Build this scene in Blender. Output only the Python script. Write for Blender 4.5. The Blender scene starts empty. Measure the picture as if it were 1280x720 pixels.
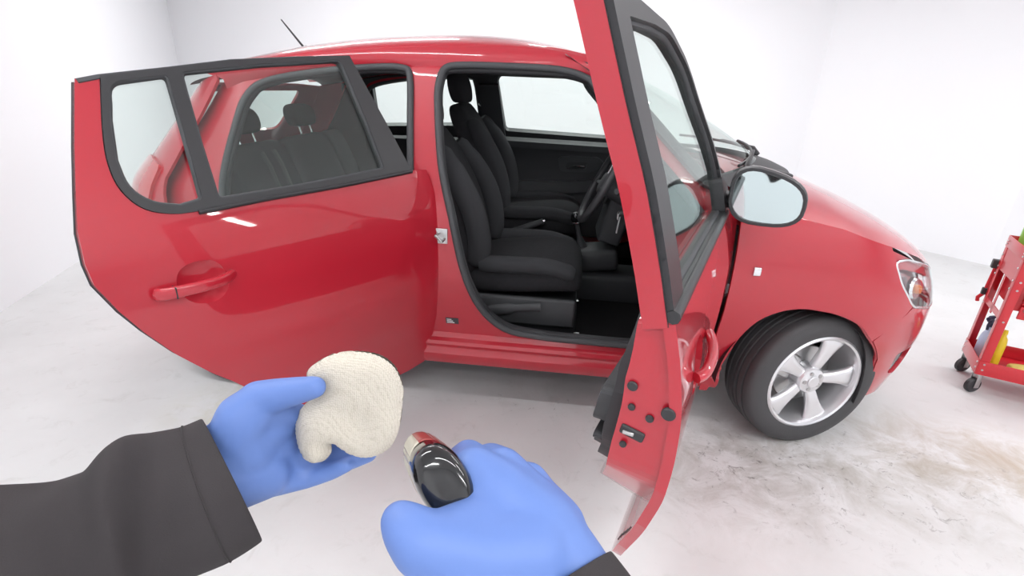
import bpy, bmesh, math, random
import numpy as np
from mathutils import Vector, Matrix
from mathutils.geometry import delaunay_2d_cdt
random.seed(7)
scn = bpy.context.scene
COL = scn.collection
R = math.radians

# ------------------------------------------------------------------ camera
CAM = Vector((-0.985, -2.644, 1.35))
yaw, pitch, roll = R(-5.765), R(21.853), R(2.366)
fwd = Vector((math.sin(yaw)*math.cos(pitch), math.cos(yaw)*math.cos(pitch), -math.sin(pitch)))
rgt0 = Vector((math.cos(yaw), -math.sin(yaw), 0))
up0 = rgt0.cross(fwd)
rgt = math.cos(roll)*rgt0 + math.sin(roll)*up0
upv = -math.sin(roll)*rgt0 + math.cos(roll)*up0
cam_data = bpy.data.cameras.new('camera')
cam_data.sensor_width = 36.0
cam_data.lens = 36.0*632.0/1280.0
cam_data.clip_start = 0.02
cam = bpy.data.objects.new('camera', cam_data)
cam.matrix_world = Matrix(((rgt.x, upv.x, -fwd.x, CAM.x), (rgt.y, upv.y, -fwd.y, CAM.y),
                           (rgt.z, upv.z, -fwd.z, CAM.z), (0, 0, 0, 1)))
COL.objects.link(cam)
scn.camera = cam

# ------------------------------------------------------------------ world, lights, exposure
wd = bpy.data.worlds.new('world'); scn.world = wd; wd.use_nodes = True
wd.node_tree.nodes['Background'].inputs[0].default_value = (1, 1, 1, 1)
wd.node_tree.nodes['Background'].inputs[1].default_value = 0.6
vs = scn.view_settings
vs.view_transform = 'Standard'; vs.look = 'None'; vs.gamma = 1.0; vs.use_curve_mapping = False
vs.exposure = 0.10
LAMPS = [(-2.6, -1.7), (0.3, -3.1), (2.4, -2.0), (-3.0, 1.9), (-0.4, 1.9), (-0.9, -4.2), (2.6, -4.2), (1.9, 0.2)]
LAMP_Z = 2.86
LAMP_W = 27.0
for (lx, ly) in LAMPS:
    ld = bpy.data.lights.new('lamp_light', 'AREA')
    ld.shape = 'RECTANGLE'; ld.size = 1.9; ld.size_y = 0.07
    ld.energy = LAMP_W*(1.45 if ly > 1 else .88); ld.color = (0.975, 0.99, 1.0)
    lo = bpy.data.objects.new('lamp_light', ld)
    lo.location = (lx, ly, LAMP_Z - 0.075)
    COL.objects.link(lo)

# ------------------------------------------------------------------ materials
MATS = {}
def pmat(name, col, rough=0.5, metal=0.0, coat=0.0, spec=0.5, bump=None, vary=None, coat_rough=0.03, sheen=0.0):
    m = bpy.data.materials.new(name); m.use_nodes = True
    nt = m.node_tree; b = nt.nodes['Principled BSDF']
    b.inputs['Base Color'].default_value = (*col, 1)
    b.inputs['Roughness'].default_value = rough
    b.inputs['Metallic'].default_value = metal
    b.inputs['Coat Weight'].default_value = coat
    b.inputs['Coat Roughness'].default_value = coat_rough
    b.inputs['Specular IOR Level'].default_value = spec
    if sheen: b.inputs['Sheen Weight'].default_value = sheen
    tc = nt.nodes.new('ShaderNodeTexCoord')
    if vary:
        sc, amt = vary
        n = nt.nodes.new('ShaderNodeTexNoise'); n.inputs['Scale'].default_value = sc; n.inputs['Detail'].default_value = 5
        nt.links.new(tc.outputs['Object'], n.inputs['Vector'])
        mx = nt.nodes.new('ShaderNodeMix'); mx.data_type = 'RGBA'
        mx.inputs[6].default_value = (*[max(0, c*(1-amt)) for c in col], 1)
        mx.inputs[7].default_value = (*[min(1, c*(1+amt)) for c in col], 1)
        nt.links.new(n.outputs['Fac'], mx.inputs[0]); nt.links.new(mx.outputs[2], b.inputs['Base Color'])
    if bump:
        sc, st, dist = bump
        n = nt.nodes.new('ShaderNodeTexNoise'); n.inputs['Scale'].default_value = sc; n.inputs['Detail'].default_value = 3
        nt.links.new(tc.outputs['Object'], n.inputs['Vector'])
        bp = nt.nodes.new('ShaderNodeBump'); bp.inputs['Strength'].default_value = st; bp.inputs['Distance'].default_value = dist
        nt.links.new(n.outputs['Fac'], bp.inputs['Height']); nt.links.new(bp.outputs[0], b.inputs['Normal'])
    MATS[name] = m
    return m

PAINT = pmat('car_paint_red', (0.46, 0.011, 0.027), 0.38, 0.0, 1.0, 0.4)
BLACKP = pmat('black_plastic', (0.030, 0.030, 0.033), 0.5, bump=(400, .15, .001))
FRAME = pmat('window_frame_grey', (0.030, 0.030, 0.033), 0.45, bump=(500, .1, .001))
RUBBER = pmat('rubber_seal', (0.055, 0.057, 0.062), 0.6)
TYRE = pmat('tyre_rubber', (0.055, 0.054, 0.057), 0.62, bump=(160, .25, .002))
TRIM = pmat('interior_trim', (0.034, 0.034, 0.038), 0.62, bump=(300, .2, .001))
TRIM2 = pmat('interior_trim_light', (0.046, 0.047, 0.051), 0.6, bump=(300, .15, .001))
FABRIC = pmat('seat_fabric', (0.026, 0.025, 0.028), 0.95, bump=(900, .15, .001), vary=(60, .25), spec=.2)
FABRIC2 = pmat('seat_bolster_fabric', (0.042, 0.042, 0.046), 0.95, bump=(900, .15, .001), spec=.2)
CARPET = pmat('car_carpet', (0.016, 0.015, 0.016), 1.0, bump=(500, .6, .003), spec=.1)
CHROME = pmat('chrome', (0.80, 0.80, 0.82), 0.18, 1.0)
STEEL = pmat('zinc_steel', (0.55, 0.55, 0.55), 0.35, 1.0)
ALLOY = pmat('alloy_silver', (0.78, 0.78, 0.80), 0.32, 0.75, 0.5)
MIRROR = pmat('mirror_glass_silver', (0.66, 0.76, 0.76), 0.03, 1.0)
LAMPRED = pmat('tail_lamp_red', (0.58, 0.03, 0.04), 0.15, 0, 1.0)
LAMPREF = pmat('headlamp_reflector', (0.78, 0.79, 0.81), 0.22, 0.9)
AMBER = pmat('amber_lens', (0.75, 0.25, 0.10), 0.2)
GLOVE = pmat('blue_nitrile', (0.125, 0.215, 0.52), 0.52, bump=(90, .12, .002), spec=.45)
SLEEVE = pmat('dark_jacket_cloth', (0.048, 0.043, 0.045), 0.92, bump=(900, .35, .001), vary=(14, .18), spec=.2)
GLOSSBLK = pmat('gloss_black_plastic', (0.008, 0.008, 0.009), 0.13, 0, 0.6)
CARTRED = pmat('cart_red_paint', (0.58, 0.010, 0.022), 0.35, 0, 0.5)
WHITEP = pmat('white_plastic', (0.82, 0.82, 0.82), 0.4)
BLUECL = pmat('pale_blue_bottle', (0.55, 0.68, 0.88), 0.3)
NAVY = pmat('navy_trigger', (0.03, 0.04, 0.09), 0.4)
YELLOW = pmat('yellow_plastic', (0.85, 0.62, 0.03), 0.4)
SPONGE = pmat('yellow_sponge', (0.85, 0.72, 0.22), 0.95, bump=(220, .9, .004), spec=.1)
CREAM = pmat('cream_cloth', (0.72, 0.68, 0.58), 0.95, bump=(300, .5, .002), spec=.1)
GREENP = pmat('green_plastic', (0.28, 0.62, 0.10), 0.35)
CYANP = pmat('cyan_plastic', (0.05, 0.55, 0.80), 0.35)
BROWN = pmat('brown_handle', (0.30, 0.20, 0.12), 0.6)
LABELRED = pmat('bottle_label_red', (0.30, 0.035, 0.03), 0.35)
LABELCREAM = pmat('bottle_label_cream', (0.50, 0.47, 0.38), 0.4)
STICKER = pmat('sticker_dark', (0.06, 0.06, 0.065), 0.5)
WALLM = pmat('wall_white_paint', (0.86, 0.865, 0.885), 0.75, bump=(30, .05, .003), vary=(1.2, .012))
CEILM = pmat('ceiling_white', (0.86, 0.86, 0.87), 0.8)

def glass_mat(name, tint, tr=0.0):
    m = bpy.data.materials.new(name); m.use_nodes = True
    nt = m.node_tree; nt.nodes.clear()
    out = nt.nodes.new('ShaderNodeOutputMaterial'); mx = nt.nodes.new('ShaderNodeMixShader')
    t = nt.nodes.new('ShaderNodeBsdfTransparent'); t.inputs[0].default_value = (*tint, 1)
    g = nt.nodes.new('ShaderNodeBsdfGlossy'); g.inputs['Roughness'].default_value = 0.02
    g.inputs[0].default_value = (.95, 1, .98, 1)
    # symmetric Schlick reflectance so that both faces of the pane behave alike
    lw = nt.nodes.new('ShaderNodeLayerWeight'); lw.inputs['Blend'].default_value = .5
    pw = nt.nodes.new('ShaderNodeMath'); pw.operation = 'POWER'; pw.inputs[1].default_value = 5.0
    nt.links.new(lw.outputs['Facing'], pw.inputs[0])
    ma = nt.nodes.new('ShaderNodeMath'); ma.operation = 'MULTIPLY_ADD'; ma.inputs[1].default_value = .50; ma.inputs[2].default_value = .055
    nt.links.new(pw.outputs[0], ma.inputs[0])
    nt.links.new(ma.outputs[0], mx.inputs[0]); nt.links.new(t.outputs[0], mx.inputs[1])
    nt.links.new(g.outputs[0], mx.inputs[2]); nt.links.new(mx.outputs[0], out.inputs[0])
    return m
GLASS = glass_mat('car_glass', (0.91, 0.955, 0.935))
CLEAR = glass_mat('clear_lens', (0.97, 0.98, 0.985))

# floor: painted concrete with dirt of its own shapes
def floor_mat():
    m = bpy.data.materials.new('floor_white_paint'); m.use_nodes = True
    nt = m.node_tree; b = nt.nodes['Principled BSDF']; L = nt.links.new
    tc = nt.nodes.new('ShaderNodeTexCoord')
    def noise(scale, detail=5, rough=.55, dist=0.0):
        n = nt.nodes.new('ShaderNodeTexNoise'); n.inputs['Scale'].default_value = scale
        n.inputs['Detail'].default_value = detail; n.inputs['Roughness'].default_value = rough
        n.inputs['Distortion'].default_value = dist
        L(tc.outputs['Object'], n.inputs['Vector']); return n.outputs['Fac']
    def ramp(fac, a, bb):
        r = nt.nodes.new('ShaderNodeMapRange'); r.inputs[1].default_value = a; r.inputs[2].default_value = bb
        L(fac, r.inputs[0]); return r.outputs[0]
    def mul(a, c):
        k = nt.nodes.new('ShaderNodeMath'); k.operation = 'MULTIPLY'; L(a, k.inputs[0])
        if isinstance(c, float): k.inputs[1].default_value = c
        else: L(c, k.inputs[1])
        return k.outputs[0]
    def blob(cx, cy, rx, ry, hard=1.0):
        mp = nt.nodes.new('ShaderNodeMapping'); mp.vector_type = 'TEXTURE'
        mp.inputs['Location'].default_value = (cx, cy, 0); mp.inputs['Scale'].default_value = (rx, ry, 1)
        L(tc.outputs['Object'], mp.inputs[0])
        ln = nt.nodes.new('ShaderNodeVectorMath'); ln.operation = 'LENGTH'; L(mp.outputs[0], ln.inputs[0])
        return ramp(ln.outputs['Value'], 1.0, 1.0-hard)
    def mix(fac, c1, col):
        k = nt.nodes.new('ShaderNodeMix'); k.data_type = 'RGBA'; L(fac, k.inputs[0])
        if isinstance(c1, tuple): k.inputs[6].default_value = (*c1, 1)
        else: L(c1, k.inputs[6])
        k.inputs[7].default_value = (*col, 1); return k.outputs[2]
    c = mix(ramp(noise(2.2), .35, .75), (0.71, 0.71, 0.712), (0.64, 0.638, 0.638))
    c = mix(mul(ramp(noise(9, 8, .7, .6), .56, .72), .30), c, (0.44, 0.425, 0.40))
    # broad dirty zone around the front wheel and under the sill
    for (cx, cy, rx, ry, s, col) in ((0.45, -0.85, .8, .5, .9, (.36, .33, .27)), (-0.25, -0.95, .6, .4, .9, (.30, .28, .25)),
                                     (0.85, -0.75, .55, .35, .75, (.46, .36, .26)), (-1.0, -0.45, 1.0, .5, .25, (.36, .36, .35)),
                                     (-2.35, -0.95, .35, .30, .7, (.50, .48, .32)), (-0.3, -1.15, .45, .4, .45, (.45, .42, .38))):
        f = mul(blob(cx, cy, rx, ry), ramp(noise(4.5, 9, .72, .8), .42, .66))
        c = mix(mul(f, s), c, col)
    # fine dark scuffs
    f = mul(mul(blob(0.05, -0.95, 1.1, .45, .8), ramp(noise(16, 10, .75, 1.5), .57, .66)), .85)
    c = mix(f, c, (.12, .11, .10))
    f = mul(mul(blob(-0.9, -0.72, .75, .28, .8), ramp(noise(13, 10, .75, 2.0), .60, .68)), .6)
    c = mix(f, c, (.14, .13, .12))
    c = mix(mul(ramp(noise(26, 10, .7, 1.0), .70, .76), .35), c, (.30, .29, .28))
    L(c, b.inputs['Base Color'])
    b.inputs['Roughness'].default_value = .62
    b.inputs['Specular IOR Level'].default_value = .35
    bpn = nt.nodes.new('ShaderNodeBump'); bpn.inputs['Strength'].default_value = .25; bpn.inputs['Distance'].default_value = .004
    L(noise(14, 6), bpn.inputs['Height']); L(bpn.outputs[0], b.inputs['Normal'])
    return m
FLOORM = floor_mat()

def knit_mat():
    m = bpy.data.materials.new('knit_cream'); m.use_nodes = True
    nt = m.node_tree; b = nt.nodes['Principled BSDF']; L = nt.links.new
    tc = nt.nodes.new('ShaderNodeTexCoord')
    v = nt.nodes.new('ShaderNodeTexVoronoi'); v.inputs['Scale'].default_value = 520; v.inputs['Randomness'].default_value = .35
    L(tc.outputs['Object'], v.inputs['Vector'])
    n = nt.nodes.new('ShaderNodeTexNoise'); n.inputs['Scale'].default_value = 40; L(tc.outputs['Object'], n.inputs['Vector'])
    mx = nt.nodes.new('ShaderNodeMix'); mx.data_type = 'RGBA'
    mx.inputs[6].default_value = (.64, .59, .51, 1); mx.inputs[7].default_value = (.50, .45, .37, 1)
    mr = nt.nodes.new('ShaderNodeMapRange'); mr.inputs[1].default_value = .45; mr.inputs[2].default_value = .85
    L(v.outputs['Distance'], mr.inputs[0]); L(mr.outputs[0], mx.inputs[0]); L(mx.outputs[2], b.inputs['Base Color'])
    bp = nt.nodes.new('ShaderNodeBump'); bp.inputs['Strength'].default_value = .6; bp.inputs['Distance'].default_value = .0012
    bp.invert = True
    L(v.outputs['Distance'], bp.inputs['Height']); L(bp.outputs[0], b.inputs['Normal'])
    b.inputs['Roughness'].default_value = .95; b.inputs['Specular IOR Level'].default_value = .15
    return m
KNIT = knit_mat()

# ------------------------------------------------------------------ mesh helpers
def link(name, me, mat, parent=None, loc=None, rot=None):
    o = bpy.data.objects.new(name, me); COL.objects.link(o)
    if mat is not None:
        for mm in (mat if isinstance(mat, (list, tuple)) else [mat]): me.materials.append(mm)
    if parent: o.parent = parent
    if loc is not None: o.location = loc
    if rot is not None: o.rotation_euler = rot
    return o
def raw(name, verts, faces, mat, parent=None, smooth=True, normals=None, **k):
    me = bpy.data.meshes.new(name)
    me.from_pydata([tuple(v) for v in verts], [], faces); me.update()
    if smooth: me.polygons.foreach_set('use_smooth', [True]*len(me.polygons))
    if normals is not None: me.normals_split_custom_set_from_vertices([tuple(n) for n in normals])
    return link(name, me, mat, parent, **k)
def empty(name, loc=(0, 0, 0), rotz=0, parent=None):
    o = bpy.data.objects.new(name, None); COL.objects.link(o); o.location = loc; o.rotation_euler = (0, 0, rotz)
    o.empty_display_size = .05
    if parent: o.parent = parent
    return o
def tag(o, label, cat, group=None):
    o['label'] = label; o['category'] = cat
    if group: o['group'] = group
    return o
def structure(o): o['kind'] = 'structure'; return o

def from_bm(name, bm, mat, parent=None, smooth=False, angle=None, **k):
    bmesh.ops.recalc_face_normals(bm, faces=bm.faces)
    me = bpy.data.meshes.new(name); bm.to_mesh(me); bm.free()
    if smooth:
        me.polygons.foreach_set('use_smooth', [True]*len(me.polygons))
        me.set_sharp_from_angle(angle=R(angle or 40))
    return link(name, me, mat, parent, **k)
def add_box(bm, c, s, rot=None, bev=0.0, seg=2):
    r = bmesh.ops.create_cube(bm, size=1.0)
    vs_ = r['verts']
    bmesh.ops.scale(bm, vec=s, verts=vs_)
    if bev:
        es = list({e for v in vs_ for e in v.link_edges})
        rr = bmesh.ops.bevel(bm, geom=es, offset=bev, segments=seg, affect='EDGES', profile=.5)
        vs_ = list({v for f in rr['faces'] for v in f.verts} | {v for v in vs_ if v.is_valid})
    if rot is not None: bmesh.ops.rotate(bm, cent=(0, 0, 0), matrix=rot, verts=vs_)
    bmesh.ops.translate(bm, vec=c, verts=vs_)
    return vs_
def box(name, c, s, mat, parent=None, rot=None, bev=.004, seg=2, **k):
    bm = bmesh.new(); add_box(bm, c, s, rot, bev, seg)
    return from_bm(name, bm, mat, parent, smooth=True, angle=50, **k)
def rotm(ax, deg): return Matrix.Rotation(R(deg), 3, ax)

def resample(pts, step, closed=True):
    P = [Vector(p) for p in pts]; out = []
    n = len(P) if closed else len(P)-1
    for i in range(n):
        a, b = P[i], P[(i+1) % len(P)]
        k = max(1, int(math.ceil((b-a).length/step)))
        for j in range(k): out.append(a.lerp(b, j/k))
    if not closed: out.append(P[-1])
    return out
def catmull(pts, n=6, closed=True):
    P = [Vector(p) for p in pts]; N = len(P); out = []
    rng = range(N) if closed else range(N-1)
    for i in rng:
        if closed: p0, p1, p2, p3 = P[(i-1) % N], P[i], P[(i+1) % N], P[(i+2) % N]
        else: p0, p1, p2, p3 = P[max(i-1, 0)], P[i], P[i+1], P[min(i+2, N-1)]
        for j in range(n):
            t = j/n
            out.append(.5*((2*p1)+(p2-p0)*t+(2*p0-5*p1+4*p2-p3)*t*t+(3*p1-p0-3*p2+p3)*t**3))
    if not closed: out.append(P[-1])
    return out
def rpoly(pts, n=5):
    """polygon with rounded corners: (x, z, r)"""
    N = len(pts); out = []
    for i in range(N):
        p = Vector(pts[i][:2]); r = pts[i][2] if len(pts[i]) > 2 else 0
        if r <= 0: out.append(p); continue
        a = Vector(pts[i-1][:2])-p; b = Vector(pts[(i+1) % N][:2])-p
        ra = min(r, a.length*.49); rb = min(r, b.length*.49)
        A = p+a.normalized()*ra; B = p+b.normalized()*rb
        for j in range(n+1):
            t = j/n; out.append(A*(1-t)**2+p*2*t*(1-t)+B*t*t)
    return out
def inside(p, poly):
    x, y = p; c = False; n = len(poly); j = n-1
    for i in range(n):
        xi, yi = poly[i][0], poly[i][1]; xj, yj = poly[j][0], poly[j][1]
        if (yi > y) != (yj > y) and x < (xj-xi)*(y-yi)/(yj-yi)+xi: c = not c
        j = i
    return c
def poly_dist(p, pts_arr):
    return np.sqrt(((pts_arr-np.array(p))**2).sum(1)).min()

def tri2d(outline, holes, step):
    loops = [resample(outline, step)]+[resample(h, step) for h in holes]
    vs_, es = [], []
    for lp in loops:
        b = len(vs_); n = len(lp); vs_ += [Vector((p[0], p[1])) for p in lp]
        es += [(b+i, b+(i+1) % n) for i in range(n)]
    arr = np.array([[v.x, v.y] for v in vs_])
    x0, y0 = arr.min(0); x1, y1 = arr.max(0)
    nx = int((x1-x0)/step)+1; ny = int((y1-y0)/(step*.87))+1
    for j in range(ny+1):
        for i in range(nx+1):
            p = (x0+(i+.5*(j % 2))*step, y0+j*step*.87)
            if inside(p, loops[0]) and not any(inside(p, h) for h in loops[1:]) and poly_dist(p, arr) > .55*step:
                vs_.append(Vector(p))
    r = delaunay_2d_cdt(vs_, es, [], 0, 1e-6)
    V = [(v.x, v.y) for v in r[0]]; T = []
    for f in r[2]:
        cx = sum(V[i][0] for i in f)/3; cy = sum(V[i][1] for i in f)/3
        if inside((cx, cy), loops[0]) and not any(inside((cx, cy), h) for h in loops[1:]): T.append(tuple(f))
    return V, T
def panel(name, outline, mapf, thick, mat, parent=None, holes=(), step=.04, **k):
    """thick curved sheet: outline (s,z) mapped by mapf(s,z,off); off grows inward"""
    V, T = tri2d(outline, holes, step)
    nV = len(V); P0, P1, N0 = [], [], []
    e = .004
    for (s, z) in V:
        p = mapf(s, z, 0.0); P0.append(p); P1.append(mapf(s, z, thick))
        ds = mapf(s+e, z, 0)-mapf(s-e, z, 0); dz = mapf(s, z+e, 0)-mapf(s, z-e, 0)
        n = ds.cross(dz)
        if n.length < 1e-12: n = Vector((0, -1, 0))
        n.normalize()
        if n.dot(mapf(s, z, -.01)-p) < 0: n = -n
        N0.append(n)
    verts = P0+P1; norms = N0+[-n for n in N0]; faces = []
    edges = {}
    for t in T:
        a, b, c = t
        fn = (P0[b]-P0[a]).cross(P0[c]-P0[a])
        if fn.dot(N0[a]+N0[b]+N0[c]) < 0: a, b, c = a, c, b
        faces.append((a, b, c)); faces.append((nV+a, nV+c, nV+b))
        for u, v in ((a, b), (b, c), (c, a)):
            edges[(u, v)] = True
    # walls along the boundary
    bnd = [(u, v) for (u, v) in edges if (v, u) not in edges]
    for (u, v) in bnd:
        b = len(verts)
        verts += [P0[u], P0[v], P1[v], P1[u]]
        n = (P0[v]-P0[u]).cross(P1[u]-P0[u])
        if n.length > 0: n.normalize()
        n = -n
        norms += [n]*4
        faces.append((b, b+3, b+2, b+1))
    me = bpy.data.meshes.new(name)
    me.from_pydata([tuple(v) for v in verts], [], faces); me.update()
    me.polygons.foreach_set('use_smooth', [True]*len(me.polygons))
    nn = []
    # make wall normals agree with their winding
    me.normals_split_custom_set_from_vertices([tuple(n) for n in norms])
    return link(name, me, mat, parent, **k)

def frames(path, closed):
    P = [Vector(p) for p in path]; n = len(P); T = []
    for i in range(n):
        if closed: t = P[(i+1) % n]-P[i-1]
        else: t = P[min(i+1, n-1)]-P[max(i-1, 0)]
        T.append(t.normalized() if t.length > 0 else Vector((0, 0, 1)))
    ref = Vector((0, 0, 1)) if abs(T[0].z) < .9 else Vector((0, 1, 0))
    u = T[0].cross(ref).normalized(); U = [u]
    for i in range(1, n):
        u = U[-1]-T[i]*U[-1].dot(T[i]); u.normalize(); U.append(u)
    return P, T, U
def tube(name, path, rad, mat, parent=None, closed=False, seg=8, flat=1.0, up=None, **k):
    P, T, U = frames(path, closed); n = len(P); verts = []; faces = []
    rr = rad if isinstance(rad, (list, tuple)) else [rad]*n
    for i in range(n):
        u = U[i]
        if up is not None:
            u = Vector(up); u = (u-T[i]*u.dot(T[i])).normalized()
        v = T[i].cross(u)
        for j in range(seg):
            a = 2*math.pi*j/seg
            verts.append(P[i]+u*(rr[i]*math.cos(a))+v*(rr[i]*flat*math.sin(a)))
    m = n if closed else n-1
    for i in range(m):
        for j in range(seg):
            a = i*seg+j; b = i*seg+(j+1) % seg; i2 = (i+1) % n
            faces.append((a, b, i2*seg+(j+1) % seg, i2*seg+j))
    if not closed:
        faces.append(tuple(range(seg))[::-1]); faces.append(tuple((n-1)*seg+j for j in range(seg)))
    bm = bmesh.new(); bv = [bm.verts.new(v) for v in verts]
    for f in faces: bm.faces.new([bv[i] for i in f])
    return from_bm(name, bm, mat, parent, smooth=True, angle=60, **k)
def lathe(name, prof, mat, parent=None, seg=32, axis='Z', closed_prof=False, cap=True, **k):
    """prof: (r, h). axis Z or Y"""
    bm = bmesh.new(); rings = []
    for (r, h) in prof:
        ring = []
        for j in range(seg):
            a = 2*math.pi*j/seg
            p = (r*math.cos(a), r*math.sin(a), h) if axis == 'Z' else (r*math.cos(a), h, r*math.sin(a))
            ring.append(bm.verts.new(p))
        rings.append(ring)
    m = len(rings) if closed_prof else len(rings)-1
    for i in range(m):
        A, B = rings[i], rings[(i+1) % len(rings)]
        for j in range(seg): bm.faces.new((A[j], A[(j+1) % seg], B[(j+1) % seg], B[j]))
    if not closed_prof and cap:
        if prof[0][0] > 1e-5: bm.faces.new(rings[0])
        if prof[-1][0] > 1e-5: bm.faces.new(rings[-1])
    bmesh.ops.remove_doubles(bm, verts=bm.verts, dist=1e-6)
    return from_bm(name, bm, mat, parent, smooth=True, angle=35, **k)
def loft(name, rings, mat, parent=None, cap=True, sub=0, closed_ring=True, angle=45, **k):
    bm = bmesh.new(); RR = [[bm.verts.new(p) for p in r] for r in rings]; n = len(RR[0])
    for A, B in zip(RR[:-1], RR[1:]):
        for j in range(n if closed_ring else n-1): bm.faces.new((A[j], A[(j+1) % n], B[(j+1) % n], B[j]))
    if cap and closed_ring: bm.faces.new(RR[0]); bm.faces.new(RR[-1])
    o = from_bm(name, bm, mat, parent, smooth=True, angle=angle, **k)
    if sub:
        md = o.modifiers.new('sub', 'SUBSURF'); md.levels = sub; md.render_levels = sub
    return o
def ring_se(c, u, v, a, b, n=16, e=.6):
    """superellipse ring about c in the plane of unit vectors u, v"""
    out = []
    for j in range(n):
        t = 2*math.pi*j/n; ct, st = math.cos(t), math.sin(t)
        out.append(Vector(c)+Vector(u)*(a*math.copysign(abs(ct)**e, ct))+Vector(v)*(b*math.copysign(abs(st)**e, st)))
    return out
def disc(name, c, nrm, r, h, mat, parent=None, seg=14):
    nrm = Vector(nrm).normalized(); q = nrm.to_track_quat('Z', 'Y').to_matrix()
    bm = bmesh.new()
    prof = [(r, 0), (r, h*.6), (r*.85, h), (0.0001, h)]
    rings = [[bm.verts.new(Vector(c)+q @ Vector((rr*math.cos(2*math.pi*j/seg), rr*math.sin(2*math.pi*j/seg), hh))) for j in range(seg)] for rr, hh in prof]
    for A, B in zip(rings[:-1], rings[1:]):
        for j in range(seg): bm.faces.new((A[j], A[(j+1) % seg], B[(j+1) % seg], B[j]))
    bm.faces.new(rings[0])
    return from_bm(name, bm, mat, parent, smooth=True, angle=30)

# ------------------------------------------------------------------ room
ROOM = [(-2.30, -5.0), (-5.83, 3.6), (1.62, 3.6), (2.85, 2.15), (6.0, -5.0)]
H_ROOM = 2.9
fl = raw('floor', [(x, y, 0) for x, y in ROOM]+[(x, y, -.08) for x, y in ROOM],
         [(4, 3, 2, 1, 0), (5, 6, 7, 8, 9)]+[(i, (i+1) % 5, 5+(i+1) % 5, 5+i) for i in range(5)], FLOORM, smooth=False); structure(fl)
ce = raw('ceiling', [(x, y, H_ROOM) for x, y in ROOM]+[(x, y, H_ROOM+.08) for x, y in ROOM],
         [(0, 1, 2, 3, 4), (9, 8, 7, 6, 5)]+[(i, 5+i, 5+(i+1) % 5, (i+1) % 5) for i in range(5)], CEILM, smooth=False); structure(ce)
for i, nm in enumerate(('wall_left', 'wall_back', 'wall_corner', 'wall_right', 'wall_front')):
    a = Vector((*ROOM[i], 0)); b = Vector((*ROOM[(i+1) % 5], 0)); d = (b-a).normalized(); n = Vector((-d.y, d.x, 0))*.1
    z = Vector((0, 0, H_ROOM))
    q = [a, b, b+n, a+n]
    structure(raw(nm, q+[p+z for p in q], [(0, 3, 2, 1), (4, 5, 6, 7), (0, 1, 5, 4), (1, 2, 6, 5), (2, 3, 7, 6), (3, 0, 4, 7)], WALLM, smooth=False))
# ceiling lamps
EMIT = bpy.data.materials.new('lamp_diffuser'); EMIT.use_nodes = True
EMIT.node_tree.nodes['Principled BSDF'].inputs['Emission Color'].default_value = (1, .99, .98, 1)
EMIT.node_tree.nodes['Principled BSDF'].inputs['Emission Strength'].default_value = 12.0
lamp0 = None
where = ['over the rear door side', 'over the open front door', 'over the tool cart side', 'over the back left floor', 'over the far side of the car',
         'behind the photographer on the left', 'behind the photographer on the right', 'over the car bonnet']
for i, (lx, ly) in enumerate(LAMPS):
    t = empty('ceiling_lamp', (lx, ly, H_ROOM))
    tag(t, 'long white ceiling lamp with bright diffuser '+where[i], 'lamp', 'ceiling lamps')
    if lamp0 is None:
        a = box('housing', (0, 0, -.025), (2.0, .16, .05), WHITEP, t)
        d = box('diffuser', (0, 0, -.058), (1.9, .07, .018), EMIT, t)
        lamp0 = (a, d)
    else:
        for ch in lamp0:
            c = ch.copy(); COL.objects.link(c); c.parent = t

# ------------------------------------------------------------------ car body surface
def smooth_table(zs, ws, sig=.022, n=800):
    z = np.linspace(zs[0]-.1, zs[-1]+.1, n); wv = np.interp(z, zs, ws)
    dz = z[1]-z[0]; k = int(4*sig/dz); ker = np.exp(-.5*(np.arange(-k, k+1)*dz/sig)**2); ker /= ker.sum()
    return z, np.convolve(np.pad(wv, k, mode='edge'), ker, mode='valid')
ZT, WT = smooth_table([.10, .18, .28, .37, .46, .6, .7, .8, .9, .97, 1.06, 1.44, 1.50, 1.55],
                      [.70, .735, .75, .77, .80, .835, .842, .84, .822, .80, .765, .60, .52, .30])
ZF, XF = smooth_table([.18, .3, .45, .6, .7, .8, .9, 1.0], [.60, .65, .66, .64, .60, .53, .42, .30], .03)
ZR, XR = smooth_table([.18, .3, .6, .9, .96, 1.17, 1.32, 1.44, 1.5], [-2.98, -3.03, -3.08, -3.05, -2.98, -2.78, -2.64, -2.52, -2.48], .03)
X0F, X0R = -0.02, -2.30
_t = np.linspace(0, math.pi/2, 2000)
def _arc(a, b, e):
    x = a*np.sin(_t)**e; y = b*np.cos(_t)**e
    s = np.concatenate([[0], np.cumsum(np.hypot(np.diff(x), np.diff(y)))]); return s
EXP = .8
ARC = _arc(.64, .83, EXP); LEN = float(ARC[-1]); ARC_N = ARC/LEN
def wz(z): return float(np.interp(z, ZT, WT))
def S0(s, z):
    b = wz(z)
    if s > X0F:
        tau = min(1.0, (s-X0F)/LEN); t = float(np.interp(tau, ARC_N, _t)); a = float(np.interp(z, ZF, XF))-X0F
        return Vector((X0F+a*math.sin(t)**EXP, b*max(0, math.cos(t))**EXP, z))
    if s < X0R:
        tau = min(1.0, (X0R-s)/LEN); t = float(np.interp(tau, ARC_N, _t)); a = X0R-float(np.interp(z, ZR, XR))
        return Vector((X0R-a*math.sin(t)**EXP, b*max(0, math.cos(t))**EXP, z))
    return Vector((s, b, z))
def S(s, z, off=0.0, sd=-1):
    p = S0(s, z)
    if off:
        e = .01
        a = S0(s+e, z)-S0(s-e, z); c = S0(s, z+e)-S0(s, z-e)
        n = c.cross(a); n = n.normalized() if n.length > 1e-9 else Vector((0, 1, 0))
        if s > X0R and s < X0F and n.y < 0: n = -n
        p = p-n*off
    return Vector((p.x, p.y*sd, p.z))
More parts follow.
